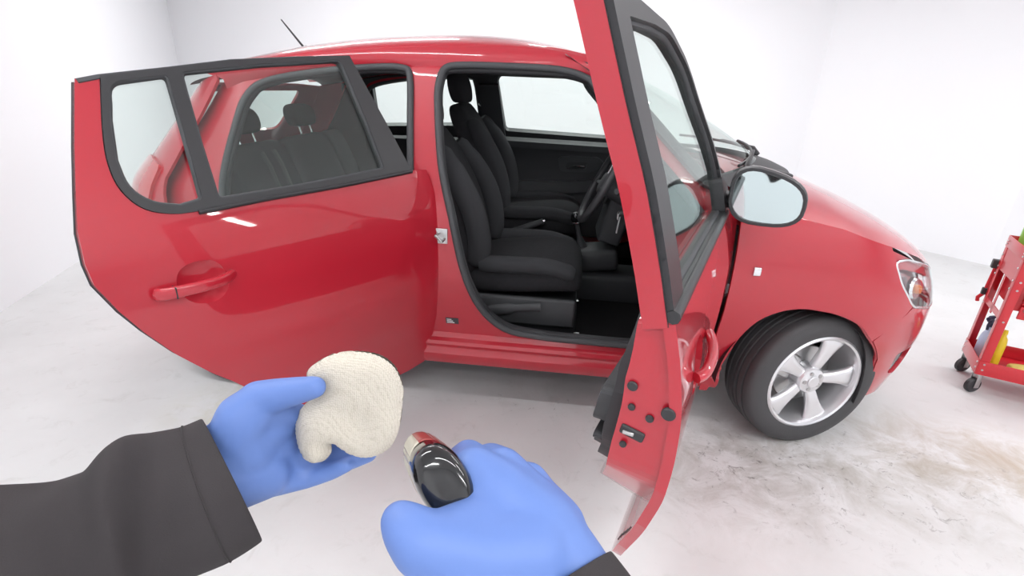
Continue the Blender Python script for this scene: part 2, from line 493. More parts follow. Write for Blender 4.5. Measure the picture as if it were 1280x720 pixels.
FD_Z, FD_B = smooth_table([.90, .99, 1.12, 1.21, 1.33, 1.47, 1.52], [0, .004, .022, .034, .040, .052, .056], .02)
def Sd(s, z, off=0.0, sd=-1, bulge=False):
    """side surface for the doors: straight in plan, front doors stand a little prouder at the window"""
    def y(q): return (wz(q) if q < 1.40 else wz(1.40)-.434*(q-1.40))+(float(np.interp(q, FD_Z, FD_B)) if bulge else 0)
    k = (y(z+.01)-y(z-.01))/.02; n = Vector((0, 1, -k)).normalized()
    return Vector((s, sd*(y(z)-n.y*off), z-n.z*off))
def smap(base=0.0, sd=-1, H=None, bulge=False):
    if H is None: return lambda s, z, off: S(s, z, base+off, sd)
    o = Vector((H[0], H[1], 0))
    return lambda s, z, off: Sd(s, z, base+off, sd, bulge)-o

# ------------------------------------------------------------------ the car
car = empty('car')
tag(car, 'glossy red five door hatchback with both near side doors standing open', 'car')
ZE_X = [-.42, -.2, 0, .2, .3, .42, .52, .60]; ZE_Z = [.988, .962, .925, .865, .83, .775, .715, .66]
def ze(x): return float(np.interp(x, ZE_X, ZE_Z))
FRONT_OPEN = [(-1.485, 1.422), (-1.507, 1.36), (-1.503, 1.272), (-1.471, 1.074), (-1.416, .875), (-1.366, .654), (-1.305, .489), (-1.206, .383), (-1.06, .356),
              (-.85, .351), (-.62, .354), (-.52, .39), (-.475, .50), (-.462, .70), (-.468, .90), (-.54, 1.01), (-.72, 1.19), (-.90, 1.362), (-.945, 1.402), (-1.05, 1.436),
              (-1.233, 1.443), (-1.42, 1.440)]
REAR_OPEN = [(-1.622, 1.38), (-1.655, 1.415), (-1.764, 1.414), (-2.0, 1.385), (-2.19, 1.348), (-2.27, 1.30), (-2.315, 1.20), (-2.344, 1.05), (-2.345, .92), (-2.32, .80),
             (-2.21, .65), (-2.12, .50), (-2.02, .40), (-1.87, .365), (-1.66, .365), (-1.575, .42), (-1.555, .60), (-1.565, .85), (-1.588, 1.05), (-1.605, 1.22)]
NEAR_OPEN = (catmull(FRONT_OPEN, 4), catmull(REAR_OPEN, 4))
FAR_OPEN = (catmull([(x+(.05 if x < -1.4 else 0), z+(.024 if z > 1.38 else 0)) for x, z in FRONT_OPEN], 4), catmull([(x+(.045 if x > -1.7 else 0), z) for x, z in REAR_OPEN], 4))
FRAME_OUT = rpoly([(-.365, .20), (-.365, .975), (-.47, 1.045), (-.70, 1.265), (-.90, 1.445, .06), (-1.05, 1.478), (-1.45, 1.483), (-1.75, 1.462), (-2.1, 1.418), (-2.42, 1.355), (-2.54, 1.33),
                   (-2.64, 1.10), (-2.68, .95), (-2.64, .80), (-2.50, .672), (-2.33, .64), (-2.20, .565), (-2.13, .47), (-2.08, .35), (-2.06, .20)], 4)
for sd in (-1, 1):
    FO, RO = NEAR_OPEN if sd < 0 else FAR_OPEN
    fr = panel('side_frame', FRAME_OUT, smap(.045, sd), .028, PAINT, car, holes=[FO, RO], step=.04)
    for lp, nm in ((FO, 'door_seal'), (RO, 'door_seal')):
        ring = [S(p.x, p.y, .040, sd) for p in resample(lp, .03)]
        tube(nm, ring, .0135, RUBBER, fr, closed=True, seg=8)
        ring = [S(p.x, p.y+(.003 if p.y > 1.3 else 0), .062, sd) for p in resample(lp, .03)]
        tube('opening_trim', ring, .0165, TRIM, fr, closed=True, seg=6)
    # dark lining on the cabin side of the frame
    panel('pillar_lining', FRAME_OUT, smap(.076, sd), .012, TRIM, fr, holes=[[Vector((p.x, p.y+(min(.03, max(0, 1.468-p.y)) if p.y > 1.3 else 0), 0)) for p in lp] for lp in (FO, RO)], step=.06)
    # sill: stepped sweep
    prof = [(.045, .335), (.030, .318), (.012, .312), (.004, .300), (.010, .283), (.006, .268), (-.004, .255), (-.004, .225), (.010, .196), (.05, .178), (.09, .176)]
    rows = []
    for x in np.linspace(-.30, -2.12, 40):
        rows.append([S(float(x), z, o, sd) for o, z in prof])
    loft('sill', rows, PAINT, car, closed_ring=False, cap=False, angle=30)
    # front wing
    top = [(s_, ze(S0(s_, .85).x)) for s_ in np.linspace(-.365, .235, 16)]
    arch = [(.30, .30), (.275, .40), (.235, .46), (.18, .52), (.12, .58), (.04, .616), (-.03, .628), (-.10, .630), (-.17, .610), (-.235, .56), (-.28, .47), (-.30, .36), (-.325, .25), (-.335, .185)]
    arch_c = [(p.x, p.y) for p in catmull(arch, 3, False)]
    i0 = min(range(len(arch_c)), key=lambda i: abs(arch_c[i][0]-.19)+abs(arch_c[i][1]-.51))
    wing = [(-.365, .185)]+top+[(.245, .80), (.27, .73), (.335, .645), (.265, .575)]+arch_c[i0:]
    wg = panel('front_wing', wing, smap(0, sd), .012, PAINT, car, step=.03)
    panel('wing_bracket', [(.17, .535), (.24, .49), (.33, .56), (.38, .63), (.33, .66), (.25, .64), (.16, .60)], smap(.013, sd), .008, PAINT, wg, step=.03)
    lip = [S(p[0], p[1], .012, sd) for p in arch_c]
    tube('arch_lip', lip, .008, PAINT, wg, seg=6)
    # side repeater lamp
    rp = S(-.285, .762, -.002, sd)
    bm = bmesh.new(); add_box(bm, rp, (.030, .014, .034), bev=.0065, seg=4); from_bm('side_repeater', bm, LAMPREF, wg, smooth=True)
    # wheel liners
    for cx, r0 in ((-.02, .335), (-2.44, .345)):
        rows = []
        for yy in (.815 if cx > -1 else .77, .45):
            rows.append([Vector((cx+r0*.94*math.cos(a), sd*yy, .27+r0*math.sin(a))) for a in np.linspace(-.25, math.pi+.05, 28)])
        if cx > -1:
            rows[0] = [Vector((cx-.02+.285*math.cos(a)*(1.02), sd*.80, .28+.335*math.sin(a))) for a in np.linspace(-.25, math.pi+.05, 28)]
            rows[0] = [Vector((v.x, sd*(.80 if v.x < .1 else .80-(v.x-.1)*.35), v.z)) for v in rows[0]]
        rows.append([Vector((cx+.02*math.cos(a), sd*.45, .27+.02*math.sin(a))) for a in np.linspace(-.25, math.pi+.05, 28)])
        loft('wheel_liner', rows, BLACKP, car, closed_ring=False, cap=False)
    # rear quarter
    rear_arch = [(-2.10, .22), (-2.10, .32), (-2.135, .44), (-2.20, .54), (-2.30, .615), (-2.44, .64), (-2.58, .61), (-2.68, .54), (-2.74, .44), (-2.77, .32), (-2.78, .22)]
    ra = [(p.x, p.y) for p in catmull(rear_arch, 3, False)]
    poly = [(-2.465, 1.325), (-2.545, 1.09), (-2.575, .95), (-2.545, .83), (-2.45, .67), (-2.33, .535), (-2.20, .43), (-2.10, .34)]+ra[3:]+[(-2.98, .22), (-2.98, .70), (-2.98, .95), (-2.80, 1.02), (-2.78, 1.30), (-2.62, 1.325), (-2.50, 1.345)]
    q = panel('rear_quarter', poly, smap(0, sd), .012, PAINT, car, step=.04)
    panel('tail_light', rpoly([(-2.62, .99, .03), (-2.78, 1.02, .03), (-2.95, .96, .03), (-2.93, .72, .03), (-2.70, .74, .04), (-2.62, .86, .03)]), smap(-.012, sd), .014, LAMPRED, car, step=.03)
    # headlamp: bowl, reflector, amber marker, clear lens
    head = rpoly([(.238, .818, .02), (.262, .738, .03), (.335, .642, .03), (.50, .605, .05), (.76, .60, .03), (.80, .68, .03), (.62, .735, .05), (.43, .795, .03), (.31, .826, .03)], 5)
    hl = panel('headlamp', head, smap(.05, sd), .01, LAMPREF, car, step=.03)
    panel('lens', head, smap(-.001, sd), .003, CLEAR, hl, step=.025)
    hc = S(.40, .70, .03, sd); hn = (S(.40, .70, -.05, sd)-S(.40, .70, .05, sd)).normalized()
    disc('bulb_shroud', hc-hn*.01, hn, .045, .02, CHROME, hl)
    disc('bulb', hc+hn*.010, hn, .018, .012, AMBER, hl)
    panel('lamp_surround', [(.222, .79), (.222, .87), (.30, .845), (.42, .805), (.62, .745), (.62, .70), (.43, .76), (.30, .79)], smap(.012, sd), .01, PAINT, car, step=.03)
    ringh = [S(p.x, p.y, .003, sd) for p in resample(head, .02)]
    tube('lamp_rim', ringh, .005, LAMPREF, hl, closed=True, seg=6)

# bumper, grille and tailgate wrap right round
def Sfull(base):
    """s beyond the centre line folds onto the other side"""
    def f(s, z, off):
        if s > X0F:
            c = X0F+LEN
            return S(s, z, base+off, -1) if s <= c else S(2*c-s, z, base+off, 1)
        c = X0R-LEN
        return S(s, z, base+off, -1) if s >= c else S(2*c-s, z, base+off, 1)
    return f
CF = X0F+LEN
half = [(.205, .50), (.255, .57), (.335, .637), (.50, .60), (.76, .595), (.82, .62)]
def mirror_poly(h, c): return h+[(2*c-s, z) for s, z in h[::-1]]
low = [(.30, .185), (.30, .30), (.275, .40), (.235, .46)]
bump_out = mirror_poly([(.55, .18)]+low+half, CF)
fogL = rpoly([(.375, .41, .02), (.50, .42, .02), (.56, .33, .02), (.50, .27, .02), (.40, .30, .02)])
fogR = [(2*CF-p.x, p.y) for p in fogL]
bp_ = panel('front_bumper', bump_out, Sfull(0), .015, PAINT, car, holes=[fogL, fogR], step=.04)
for lp in (fogL, fogR):
    panel('fog_lamp_recess', lp, Sfull(.045), .01, BLACKP, bp_, step=.03)
panel('grille', mirror_poly([(.83, .615), (.83, .70), (.70, .715), (.9, .70)][:2]+[(.95, .705)], CF), Sfull(.01), .02, BLACKP, car, step=.04)
CR = X0R-LEN
tg = panel('tailgate', mirror_poly([(-2.985, .45), (-2.985, .95), (-2.805, 1.025), (-2.785, 1.30), (-3.0, 1.31)], CR), Sfull(0), .015, PAINT, car,
           holes=[rpoly([(-2.99, 1.05, .04), (2*CR+2.99, 1.05, .04), (2*CR+2.96, 1.28, .04), (-2.96, 1.28, .04)])], step=.05)
panel('rear_screen', rpoly([(-2.99, 1.05, .04), (2*CR+2.99, 1.05, .04), (2*CR+2.96, 1.28, .04), (-2.96, 1.28, .04)]), Sfull(.004), .004, GLASS, tg, step=.05)
panel('rear_bumper', mirror_poly([(-2.985, .20), (-2.985, .44)], CR), Sfull(-.01), .02, PAINT, car, step=.05)

# bonnet
HCX = [-.40, -.28, -.15, -.02, .077, .23, .39, .50, .57, .62]; HCZ = [1.085, 1.08, 1.062, 1.036, 1.006, .950, .878, .81, .745, .675]
def hcz(x): return float(np.interp(x, *smooth_table(HCX, HCZ, .03)))
rows = []
for x in list(np.linspace(-.36, .45, 24))+[.48, .51, .54, .565, .585]:
    x = float(x); z0 = ze(x)-.004; hc_ = hcz(x)
    # half width of the side surface at this x and seam height
    if x <= X0F: yw = wz(z0)
    else:
        a = float(np.interp(z0, ZF, XF))-X0F; q_ = min(.999, (x-X0F)/a); t = math.asin(q_**(1/EXP)); yw = wz(z0)*math.cos(t)**EXP
    row = []
    for v in np.linspace(-1, 1, 33):
        r_ = 1-abs(v); zz = z0+(hc_-z0)*(1-abs(v)**2.3)**.72
        row.append(Vector((x, v*yw*.998, zz)))
    rows.append(row)
loft('bonnet', rows, PAINT, car, closed_ring=False, cap=False, angle=80)
# scuttle panel, wipers, windscreen
def screen(u, v, off=0):
    """u 0..1 from base to header, v -1..1 across"""
    b = Vector((-.09-.36*abs(v)**2.0, .70*v, 1.068-.03*v*v)); h = Vector((-.985-.05*v*v, .565*v, 1.515-.055*v*v))
    p = b.lerp(h, u); p += Vector((.035, 0, .05))*(math.sin(math.pi*u)*(1-.35*v*v)*.6)
    return p-Vector((.5, 0, .86))*off
ws = loft('windscreen', [[screen(u, v) for v in np.linspace(-.97, .97, 25)] for u in np.linspace(.04, .98, 14)], GLASS, car, closed_ring=False, cap=False)
for v0, v1 in ((-1, -.955), (.955, 1)):
    loft('screen_edge', [[screen(u, v, -.006) for v in np.linspace(v0-.012*np.sign(v0+v1), v1+.05*np.sign(v0+v1), 5)] for u in np.linspace(-.02, 1, 14)], BLACKP, ws, closed_ring=False, cap=False)
loft('scuttle', [[screen(0, v)+Vector((dx, 0, dz)) for v in np.linspace(-1.0, 1.0, 25)] for dx, dz in ((-.05, .02), (.0, .012), (.06, -.005), (.12, -.03))], BLACKP, car, closed_ring=False, cap=False)
for k, (va, vb) in enumerate(((-.75, .05), (.0, .75))):
    pts = [screen(.05+.006*i, va+(vb-va)*i/10, -.014) for i in range(11)]
    wp = tube('wiper', pts, .007, BLACKP, car, seg=6)
    arm = [screen(0.0, va, -.015), screen(.03, va+.03, -.03), screen(.075, (va+vb)/2, -.022)]
    tube('wiper_arm', arm, [.014, .011, .006], BLACKP, wp, seg=6)
# near side of the scuttle, the black wiper mount seen past the mirror
box('scuttle_vent', (-.20, -.50, 1.072), (.16, .12, .020), BLACKP, car, rot=rotm('Y', 8), bev=.008)

# roof
GX = [-.93, -1.05, -1.25, -1.45, -1.75, -2.1, -2.42, -2.62]; GZ = [1.448, 1.476, 1.484, 1.484, 1.464, 1.420, 1.357, 1.318]
TX = [-.93, -.98, -1.19, -1.39, -1.6, -1.87, -2.09, -2.276, -2.45, -2.62]; TZ = [1.486, 1.50, 1.540, 1.552, 1.548, 1.528, 1.497, 1.458, 1.415, 1.368]
gt = smooth_table(GX[::-1], GZ[::-1], .04); tt = smooth_table(TX[::-1], TZ[::-1], .04)
def roof_rows(dz, scale, x0=-.945, x1=-2.66):
    rows = []
    for x in np.linspace(x0, x1, 34):
        g = float(np.interp(x, *gt)); t = max(g+.03, float(np.interp(x, *tt))); yw = wz(g)*scale
        rows.append([Vector((float(x), yw*v, g-dz+(t-g)*(1-abs(v)**2.4)**.62)) for v in np.sin(np.linspace(-math.pi/2, math.pi/2, 37))])
    return rows
rf = loft('roof', roof_rows(0, .985), PAINT, car, closed_ring=False, cap=False, angle=80)
loft('headliner', roof_rows(.032, .90, -1.02, -2.55), TRIM2, rf, closed_ring=False, cap=False, angle=80)
for sd in (-1, 1):
    rows = []
    for x in np.linspace(-.93, -2.45, 32):
        x = float(x); g = float(np.interp(x, *gt)); e_ = Vector((x, sd*wz(g)*.985, g))
        rows.append([S(x, g-.045, .050, sd), S(x, g-.030, .034, sd), S(x, g-.016, .016, sd), e_, e_+Vector((0, -sd*.02, .012))])
    loft('roof_side_rail', rows, PAINT, rf, closed_ring=False, cap=False, angle=50)
    panel('screen_pillar_cover', [(-.44, 1.03), (-.47, 1.06), (-.70, 1.285), (-.90, 1.465), (-1.0, 1.487), (-.97, 1.455), (-.90, 1.42), (-.70, 1.24), (-.50, 1.05)], smap(.012, sd), .05, BLACKP, car, step=.03)
tube('aerial', [(-2.33, 0, 1.47), (-2.34, 0, 1.485)], .016, BLACKP, car)
tube('aerial_mast', [(-2.335, 0, 1.475), (-2.445, 0, 1.605)], [.006, .003], BLACKP, car, seg=6)

# ------------------------------------------------------------------ wheels
def tread_tyre(parent):
    prof = []
    for r_, h in ((.200, -.085), (.215, -.093), (.245, -.097), (.270, -.092), (.284, -.082), (.2885, -.070), (.2905, -.055), (.2905, -.052), (.283, -.050), (.283, -.044), (.291, -.042),
                  (.2925, -.018), (.285, -.016), (.285, -.008), (.293, -.006), (.293, .006), (.285, .008), (.285, .016), (.2925, .018), (.291, .042), (.283, .044), (.283, .050), (.2905, .052),
                  (.2885, .070), (.284, .082), (.270, .092), (.245, .097), (.215, .093), (.200, .085)):
        prof.append((r_, h))
    ty = lathe('tyre', prof, TYRE, parent, seg=72, axis='Y', cap=False)
    return ty
def make_wheel(spin):
    t = empty('wheel')
    t.parent = car
    tread_tyre(t)
    # outer face is -y
    lathe('rim', [(.205, -.080), (.207, -.090), (.200, -.094), (.192, -.090), (.187, -.074), (.182, -.05), (.176, .03), (.182, .08), (.203, .088), (.208, .08), (.186, .03), (.190, -.05)], ALLOY, t, seg=64, axis='Y', closed_prof=True)
    lathe('brake_disc', [(.02, -.010), (.125, -.010), (.127, 0), (.125, .012), (.02, .012)], STEEL, t, seg=40, axis='Y')
    box('brake_caliper', (-.085, -.005, .05), (.07, .06, .11), STEEL, t, rot=rotm('Y', 30), bev=.01)
    lathe('wheel_hub', [(.0001, -.082), (.020, -.082), (.026, -.078), (.052, -.074), (.060, -.062), (.062, -.03), (.055, .02)], ALLOY, t, seg=32, axis='Y')
    for k in range(5):
        a = R(spin)+2*math.pi*k/5
        er = Vector((math.cos(a), 0, math.sin(a))); et = Vector((-math.sin(a), 0, math.cos(a))); ey = Vector((0, -1, 0))
        rings = []
        for r_, hw, yy, th in ((.040, .026, .066, .030), (.075, .026, .072, .030), (.105, .030, .076, .028), (.140, .037, .079, .026), (.168, .049, .082, .024), (.192, .068, .084, .018)):
            c = er*r_
            rings.append([c-et*hw+ey*(yy-.012), c-et*hw*.62+ey*yy, c+ey*(yy-.004), c+et*hw*.62+ey*yy, c+et*hw+ey*(yy-.012), c+et*hw*.9+ey*(yy-th-.01), c-et*hw*.9+ey*(yy-th-.01)])
        loft('spoke', rings, ALLOY, t, sub=1, angle=70)
        b = R(spin+36)+2*math.pi*k/5
        c = Vector((.036*math.cos(b), -.070, .036*math.sin(b)))
        disc('wheel_bolt', c, (0, -1, 0), .0095, .010, STEEL, t, seg=8)
    disc('centre_cap', (0, -.080, 0), (0, -1, 0), .026, .006, ALLOY, t, seg=24)
    return t
def copy_parts(src, name):
    t = empty(name); t.parent = car
    for ch in src.children:
        c = ch.copy(); COL.objects.link(c); c.parent = t
    return t
wheel0 = make_wheel(74)
wheel0.location = (0.030, -.695, .293); wheel0.rotation_euler = (0, 0, R(17))
w2 = copy_parts(wheel0, 'wheel'); w2.location = (0.02, .70, .293); w2.rotation_euler = (0, 0, R(180+17))
w3 = copy_parts(wheel0, 'wheel'); w3.location = (-2.44, -.68, .293); w3.rotation_euler = (0, R(20), 0)
w4 = copy_parts(wheel0, 'wheel'); w4.location = (-2.44, .68, .293); w4.rotation_euler = (0, 0, R(180))

# ------------------------------------------------------------------ doors
def inset(poly, d):
    """shrink a polygon roughly by d along its vertex normals (counts on fine sampling)"""
    P = [Vector((p[0], p[1])) for p in resample([Vector((q[0], q[1], 0)) for q in poly], .03)]
    n = len(P); A = sum(P[i].x*P[(i+1) % n].y-P[(i+1) % n].x*P[i].y for i in range(n))
    out = []
    for i in range(n):
        t = P[(i+1) % n]-P[i-1]; nn = Vector((-t.y, t.x)).normalized()*(1 if A > 0 else -1)
        out.append(P[i]+nn*d)
    return out

def front_door(sd, ang):
    H = (-.42, .78*sd)
    m = lambda b: smap(b, sd, H, True)
    def mi(b):
        """inner layers: the door box is slimmer at the belt than at the armrest"""
        o_ = Vector((H[0], H[1], 0))
        return lambda s, z, off: Sd(s, z, (b+off)*float(np.interp(z, [.60, .70, .86, .985], [1.05, 1.03, .87, .56])), sd, True)-o_
    root = empty('front_door', (H[0], H[1], 0), ang); root.parent = car
    skin = rpoly([(-1.535, .985, .012), (-1.538, .80), (-1.535, .62), (-1.515, .50), (-1.475, .38), (-1.43, .29, .06), (-1.30, .235, .05), (-.9, .215), (-.55, .225, .04), (-.415, .26, .05), (-.405, .55), (-.40, .90), (-.41, .975, .02),
                  (-.60, .985), (-.95, .985)], 4)
    recess = None
    hs = rpoly([(-1.375, .865, .05), (-1.27, .865, .05), (-1.25, .79, .05), (-1.31, .735, .05), (-1.395, .76, .05)], 5)
    panel('door_skin', skin, m(0), .022, PAINT, root, holes=[hs], step=.03)
    panel('handle_recess', inset(hs, -.004), m(.028), .006, PAINT, root, step=.025)
    inner = rpoly([(-1.525, .985, .02), (-1.530, .80), (-1.525, .62, .04), (-1.47, .545, .03), (-1.40, .46, .05), (-1.30, .37, .06), (-1.05, .335, .05), (-.60, .34, .05), (-.47, .48, .05), (-.455, .80), (-.46, .985, .02)], 5)
    panel('door_inner', inner, mi(.018), .102, PAINT, root, step=.04)
    trim = rpoly([(-1.40, .985, .02), (-1.47, .90, .05), (-1.49, .80), (-1.475, .66, .03), (-1.40, .52, .05), (-1.28, .41, .05), (-1.0, .385, .04), (-.62, .39, .05), (-.51, .52, .05), (-.50, .85), (-.51, .99, .02)], 5)
    panel('door_trim', trim, mi(.120), .030, TRIM, root, step=.05)
    arm = rpoly([(-1.485, .80, .04), (-1.0, .74, .03), (-.72, .76, .04), (-.74, .68, .03), (-1.0, .65, .03), (-1.46, .66, .05)], 5)
    panel('armrest', arm, mi(.15), .028, TRIM2, root, step=.04)
    pocket = rpoly([(-1.475, .645, .03), (-.70, .63, .03), (-.68, .46, .05), (-1.25, .44, .05), (-1.40, .54, .05)], 5)
    panel('door_pocket', pocket, mi(.15), .018, TRIM, root, step=.05)
    # window frame
    fout = rpoly([(-1.535, .975), (-1.545, 1.20), (-1.553, 1.46, .02), (-1.50, 1.478), (-1.25, 1.486), (-1.08, 1.478, .06), (-.90, 1.42, .05), (-.72, 1.255), (-.54, 1.075), (-.46, .985)], 5)
    gl = rpoly([(-1.435, 1.005, .02), (-1.455, 1.25), (-1.472, 1.462, .03), (-1.25, 1.472), (-1.085, 1.470, .05), (-.91, 1.411, .05), (-.738, 1.242), (-.632, 1.132), (-.60, 1.005, .02)], 5)
    red = rpoly([(-1.536, .975), (-1.546, 1.20), (-1.556, 1.505, .02), (-1.50, 1.515), (-1.08, 1.493, .06), (-.900, 1.427, .05), (-.727, 1.255), (-.555, 1.08), (-.46, .985)], 5)
    panel('window_frame', red, m(.012), .030, FRAME, root, holes=[gl], step=.035)
    panel('frame_post', rpoly([(-1.538, .975), (-1.548, 1.20), (-1.558, 1.51), (-1.475, 1.50), (-1.458, 1.25), (-1.438, .975)]), m(.013), .043, PAINT, root, step=.035)
    post = rpoly([(-1.532, .985), (-1.540, 1.20), (-1.552, 1.50), (-1.468, 1.490), (-1.452, 1.25), (-1.432, .985)], 3)
    panel('pillar_trim', post, m(.0), .013, FRAME, root, step=.04)
    panel('frame_trim', rpoly([(-1.532, .985), (-1.540, 1.20), (-1.552, 1.503), (-1.50, 1.510), (-1.08, 1.489, .06), (-.902, 1.424, .05), (-.729, 1.252), (-.557, 1.077), (-.462, .985)], 5), m(.003), .010, FRAME, root, holes=[gl], step=.03)
    toprail = [Sd(p[0], p[1], .016, sd, True)-Vector((*H, 0)) for p in [(-1.53, 1.505), (-1.25, 1.496), (-1.085, 1.482), (-.910, 1.420), (-.735, 1.250), (-.595, 1.105), (-.52, 1.03)]]
    tube('frame_seal', catmull(toprail, 5, False), .009, FRAME, root, seg=8, flat=.8)
    panel('window_glass', gl, m(.022), .004, GLASS, root, step=.05)
    inner_seal = [Sd(p.x, p.y, .020, sd, True)-Vector((*H, 0)) for p in resample(gl, .03)]
    tube('glass_seal', inner_seal, .008, RUBBER, root, closed=True, seg=6)
    belt = [Sd(x, .992, .002, sd, True)-Vector((*H, 0)) for x in np.linspace(-1.535, -.60, 26)]
    tube('belt_moulding', belt, .013, FRAME, root, seg=8, flat=1.0)
    # sail panel and mirror
    sail = rpoly([(-.625, .99), (-.66, 1.09), (-.545, 1.0+.07), (-.47, .99)], 3)
    panel('sail_panel', rpoly([(-.655, 1.0, .01), (-.668, 1.115, .02), (-.54, 1.075), (-.465, .99)], 3), m(-.004), .03, BLACKP, root, step=.03)
    Y = lambda y: y if sd < 0 else -y
    def L(x, y, z): return Vector((x-H[0], Y(y)-H[1], z))
    stalk = [ring_se(L(x, y, z), (1, 0, 0), (0, 0, 1), a, b, 14, .8) for x, y, z, a, b in ((-.575, -.765, 1.035, .05, .030), (-.59, -.80, 1.032, .042, .024), (-.60, -.835, 1.035, .040, .024), (-.605, -.86, 1.045, .045, .035))]
    loft('mirror_arm', stalk, BLACKP, root, sub=1)
    def mring(x, cx, cz, a, b, e=.72):
        out = []
        for j in range(28):
            t = 2*math.pi*j/28; ct, st = math.cos(t), math.sin(t)
            yy = math.copysign(abs(ct)**e, ct)*a; zz = math.copysign(abs(st)**e, st)*b
            zz *= 1.0-.16*(yy/a)             # taller towards the car
            out.append(L(x, cx-yy, cz+zz-(.012*(yy/a))))
        return out
    cy, cz = -.905, 1.060
    loft('mirror_housing', [mring(-.665, cy, cz, .108, .083), mring(-.672, cy, cz, .106, .081), mring(-.672, cy, cz, .098, .073), mring(-.662, cy, cz, .096, .071)][::-1]+
         [mring(-.645, cy, cz, .110, .085)], BLACKP, root, cap=False)
    loft('mirror_shell', [mring(-.650, cy, cz, .109, .084), mring(-.62, cy, cz, .109, .083), mring(-.585, cy, cz, .098, .074), mring(-.560, cy+.01, cz, .072, .054), mring(-.548, cy+.012, cz, .03, .022)], PAINT, root, cap=True)
    mg = mring(-.664, cy, cz, .0965, .0715); c = L(-.664, cy, cz)
    raw('mirror_glass', mg+[p+Vector((.006, 0, 0)) for p in mg], [tuple(range(28))[::-1], tuple(range(28, 56))]+[(i, (i+1) % 28, 28+(i+1) % 28, 28+i) for i in range(28)], MIRROR, root, smooth=False)
    # outside handle
    hp = [L(-1.395, -(wz(.815)+.006), .812), L(-1.37, -(wz(.815)+.020), .815), L(-1.31, -(wz(.82)+.026), .820), L(-1.25, -(wz(.825)+.022), .825), L(-1.20, -(wz(.83)+.008), .828)]
    tube('door_handle', catmull(hp, 4, False), .012, PAINT, root, seg=10, flat=1.0)
    # shut face hardware
    xr = -1.531
    for (y, z, r_) in ((-.743, .837, .014), (-.747, .792, .010), (-.783, .778, .011), (-.741, .703, .010), (-.832, .774, .007)):
        disc('shut_face_plug', L(xr+.000, y, z), (-1, 0, 0), r_*.72, .005, BLACKP, root)
    box('door_latch', L(xr+.004, -.755, .733), (.014, .048, .022), BLACKP, root, rot=rotm('X', 12*(-sd)), bev=.004)
    box('latch_claw', L(xr-.002, -.748, .733), (.008, .022, .008), STEEL, root, bev=.002)
    disc('lock_cap', L(xr-.004, -.815, .803), (-1, 0, 0), .0135, .007, BLACKP, root)
    for k in range(4):
        x, z = -1.488+.012*k, .455-.022*k
        tube('drain_slot', [Sd(x, z, .0222, sd, True)-Vector((*H, 0)), Sd(x+.010, z-.030, .0222, sd, True)-Vector((*H, 0))], .0018, BLACKP, root, seg=6)
    return root
fd = front_door(-1, R(70))

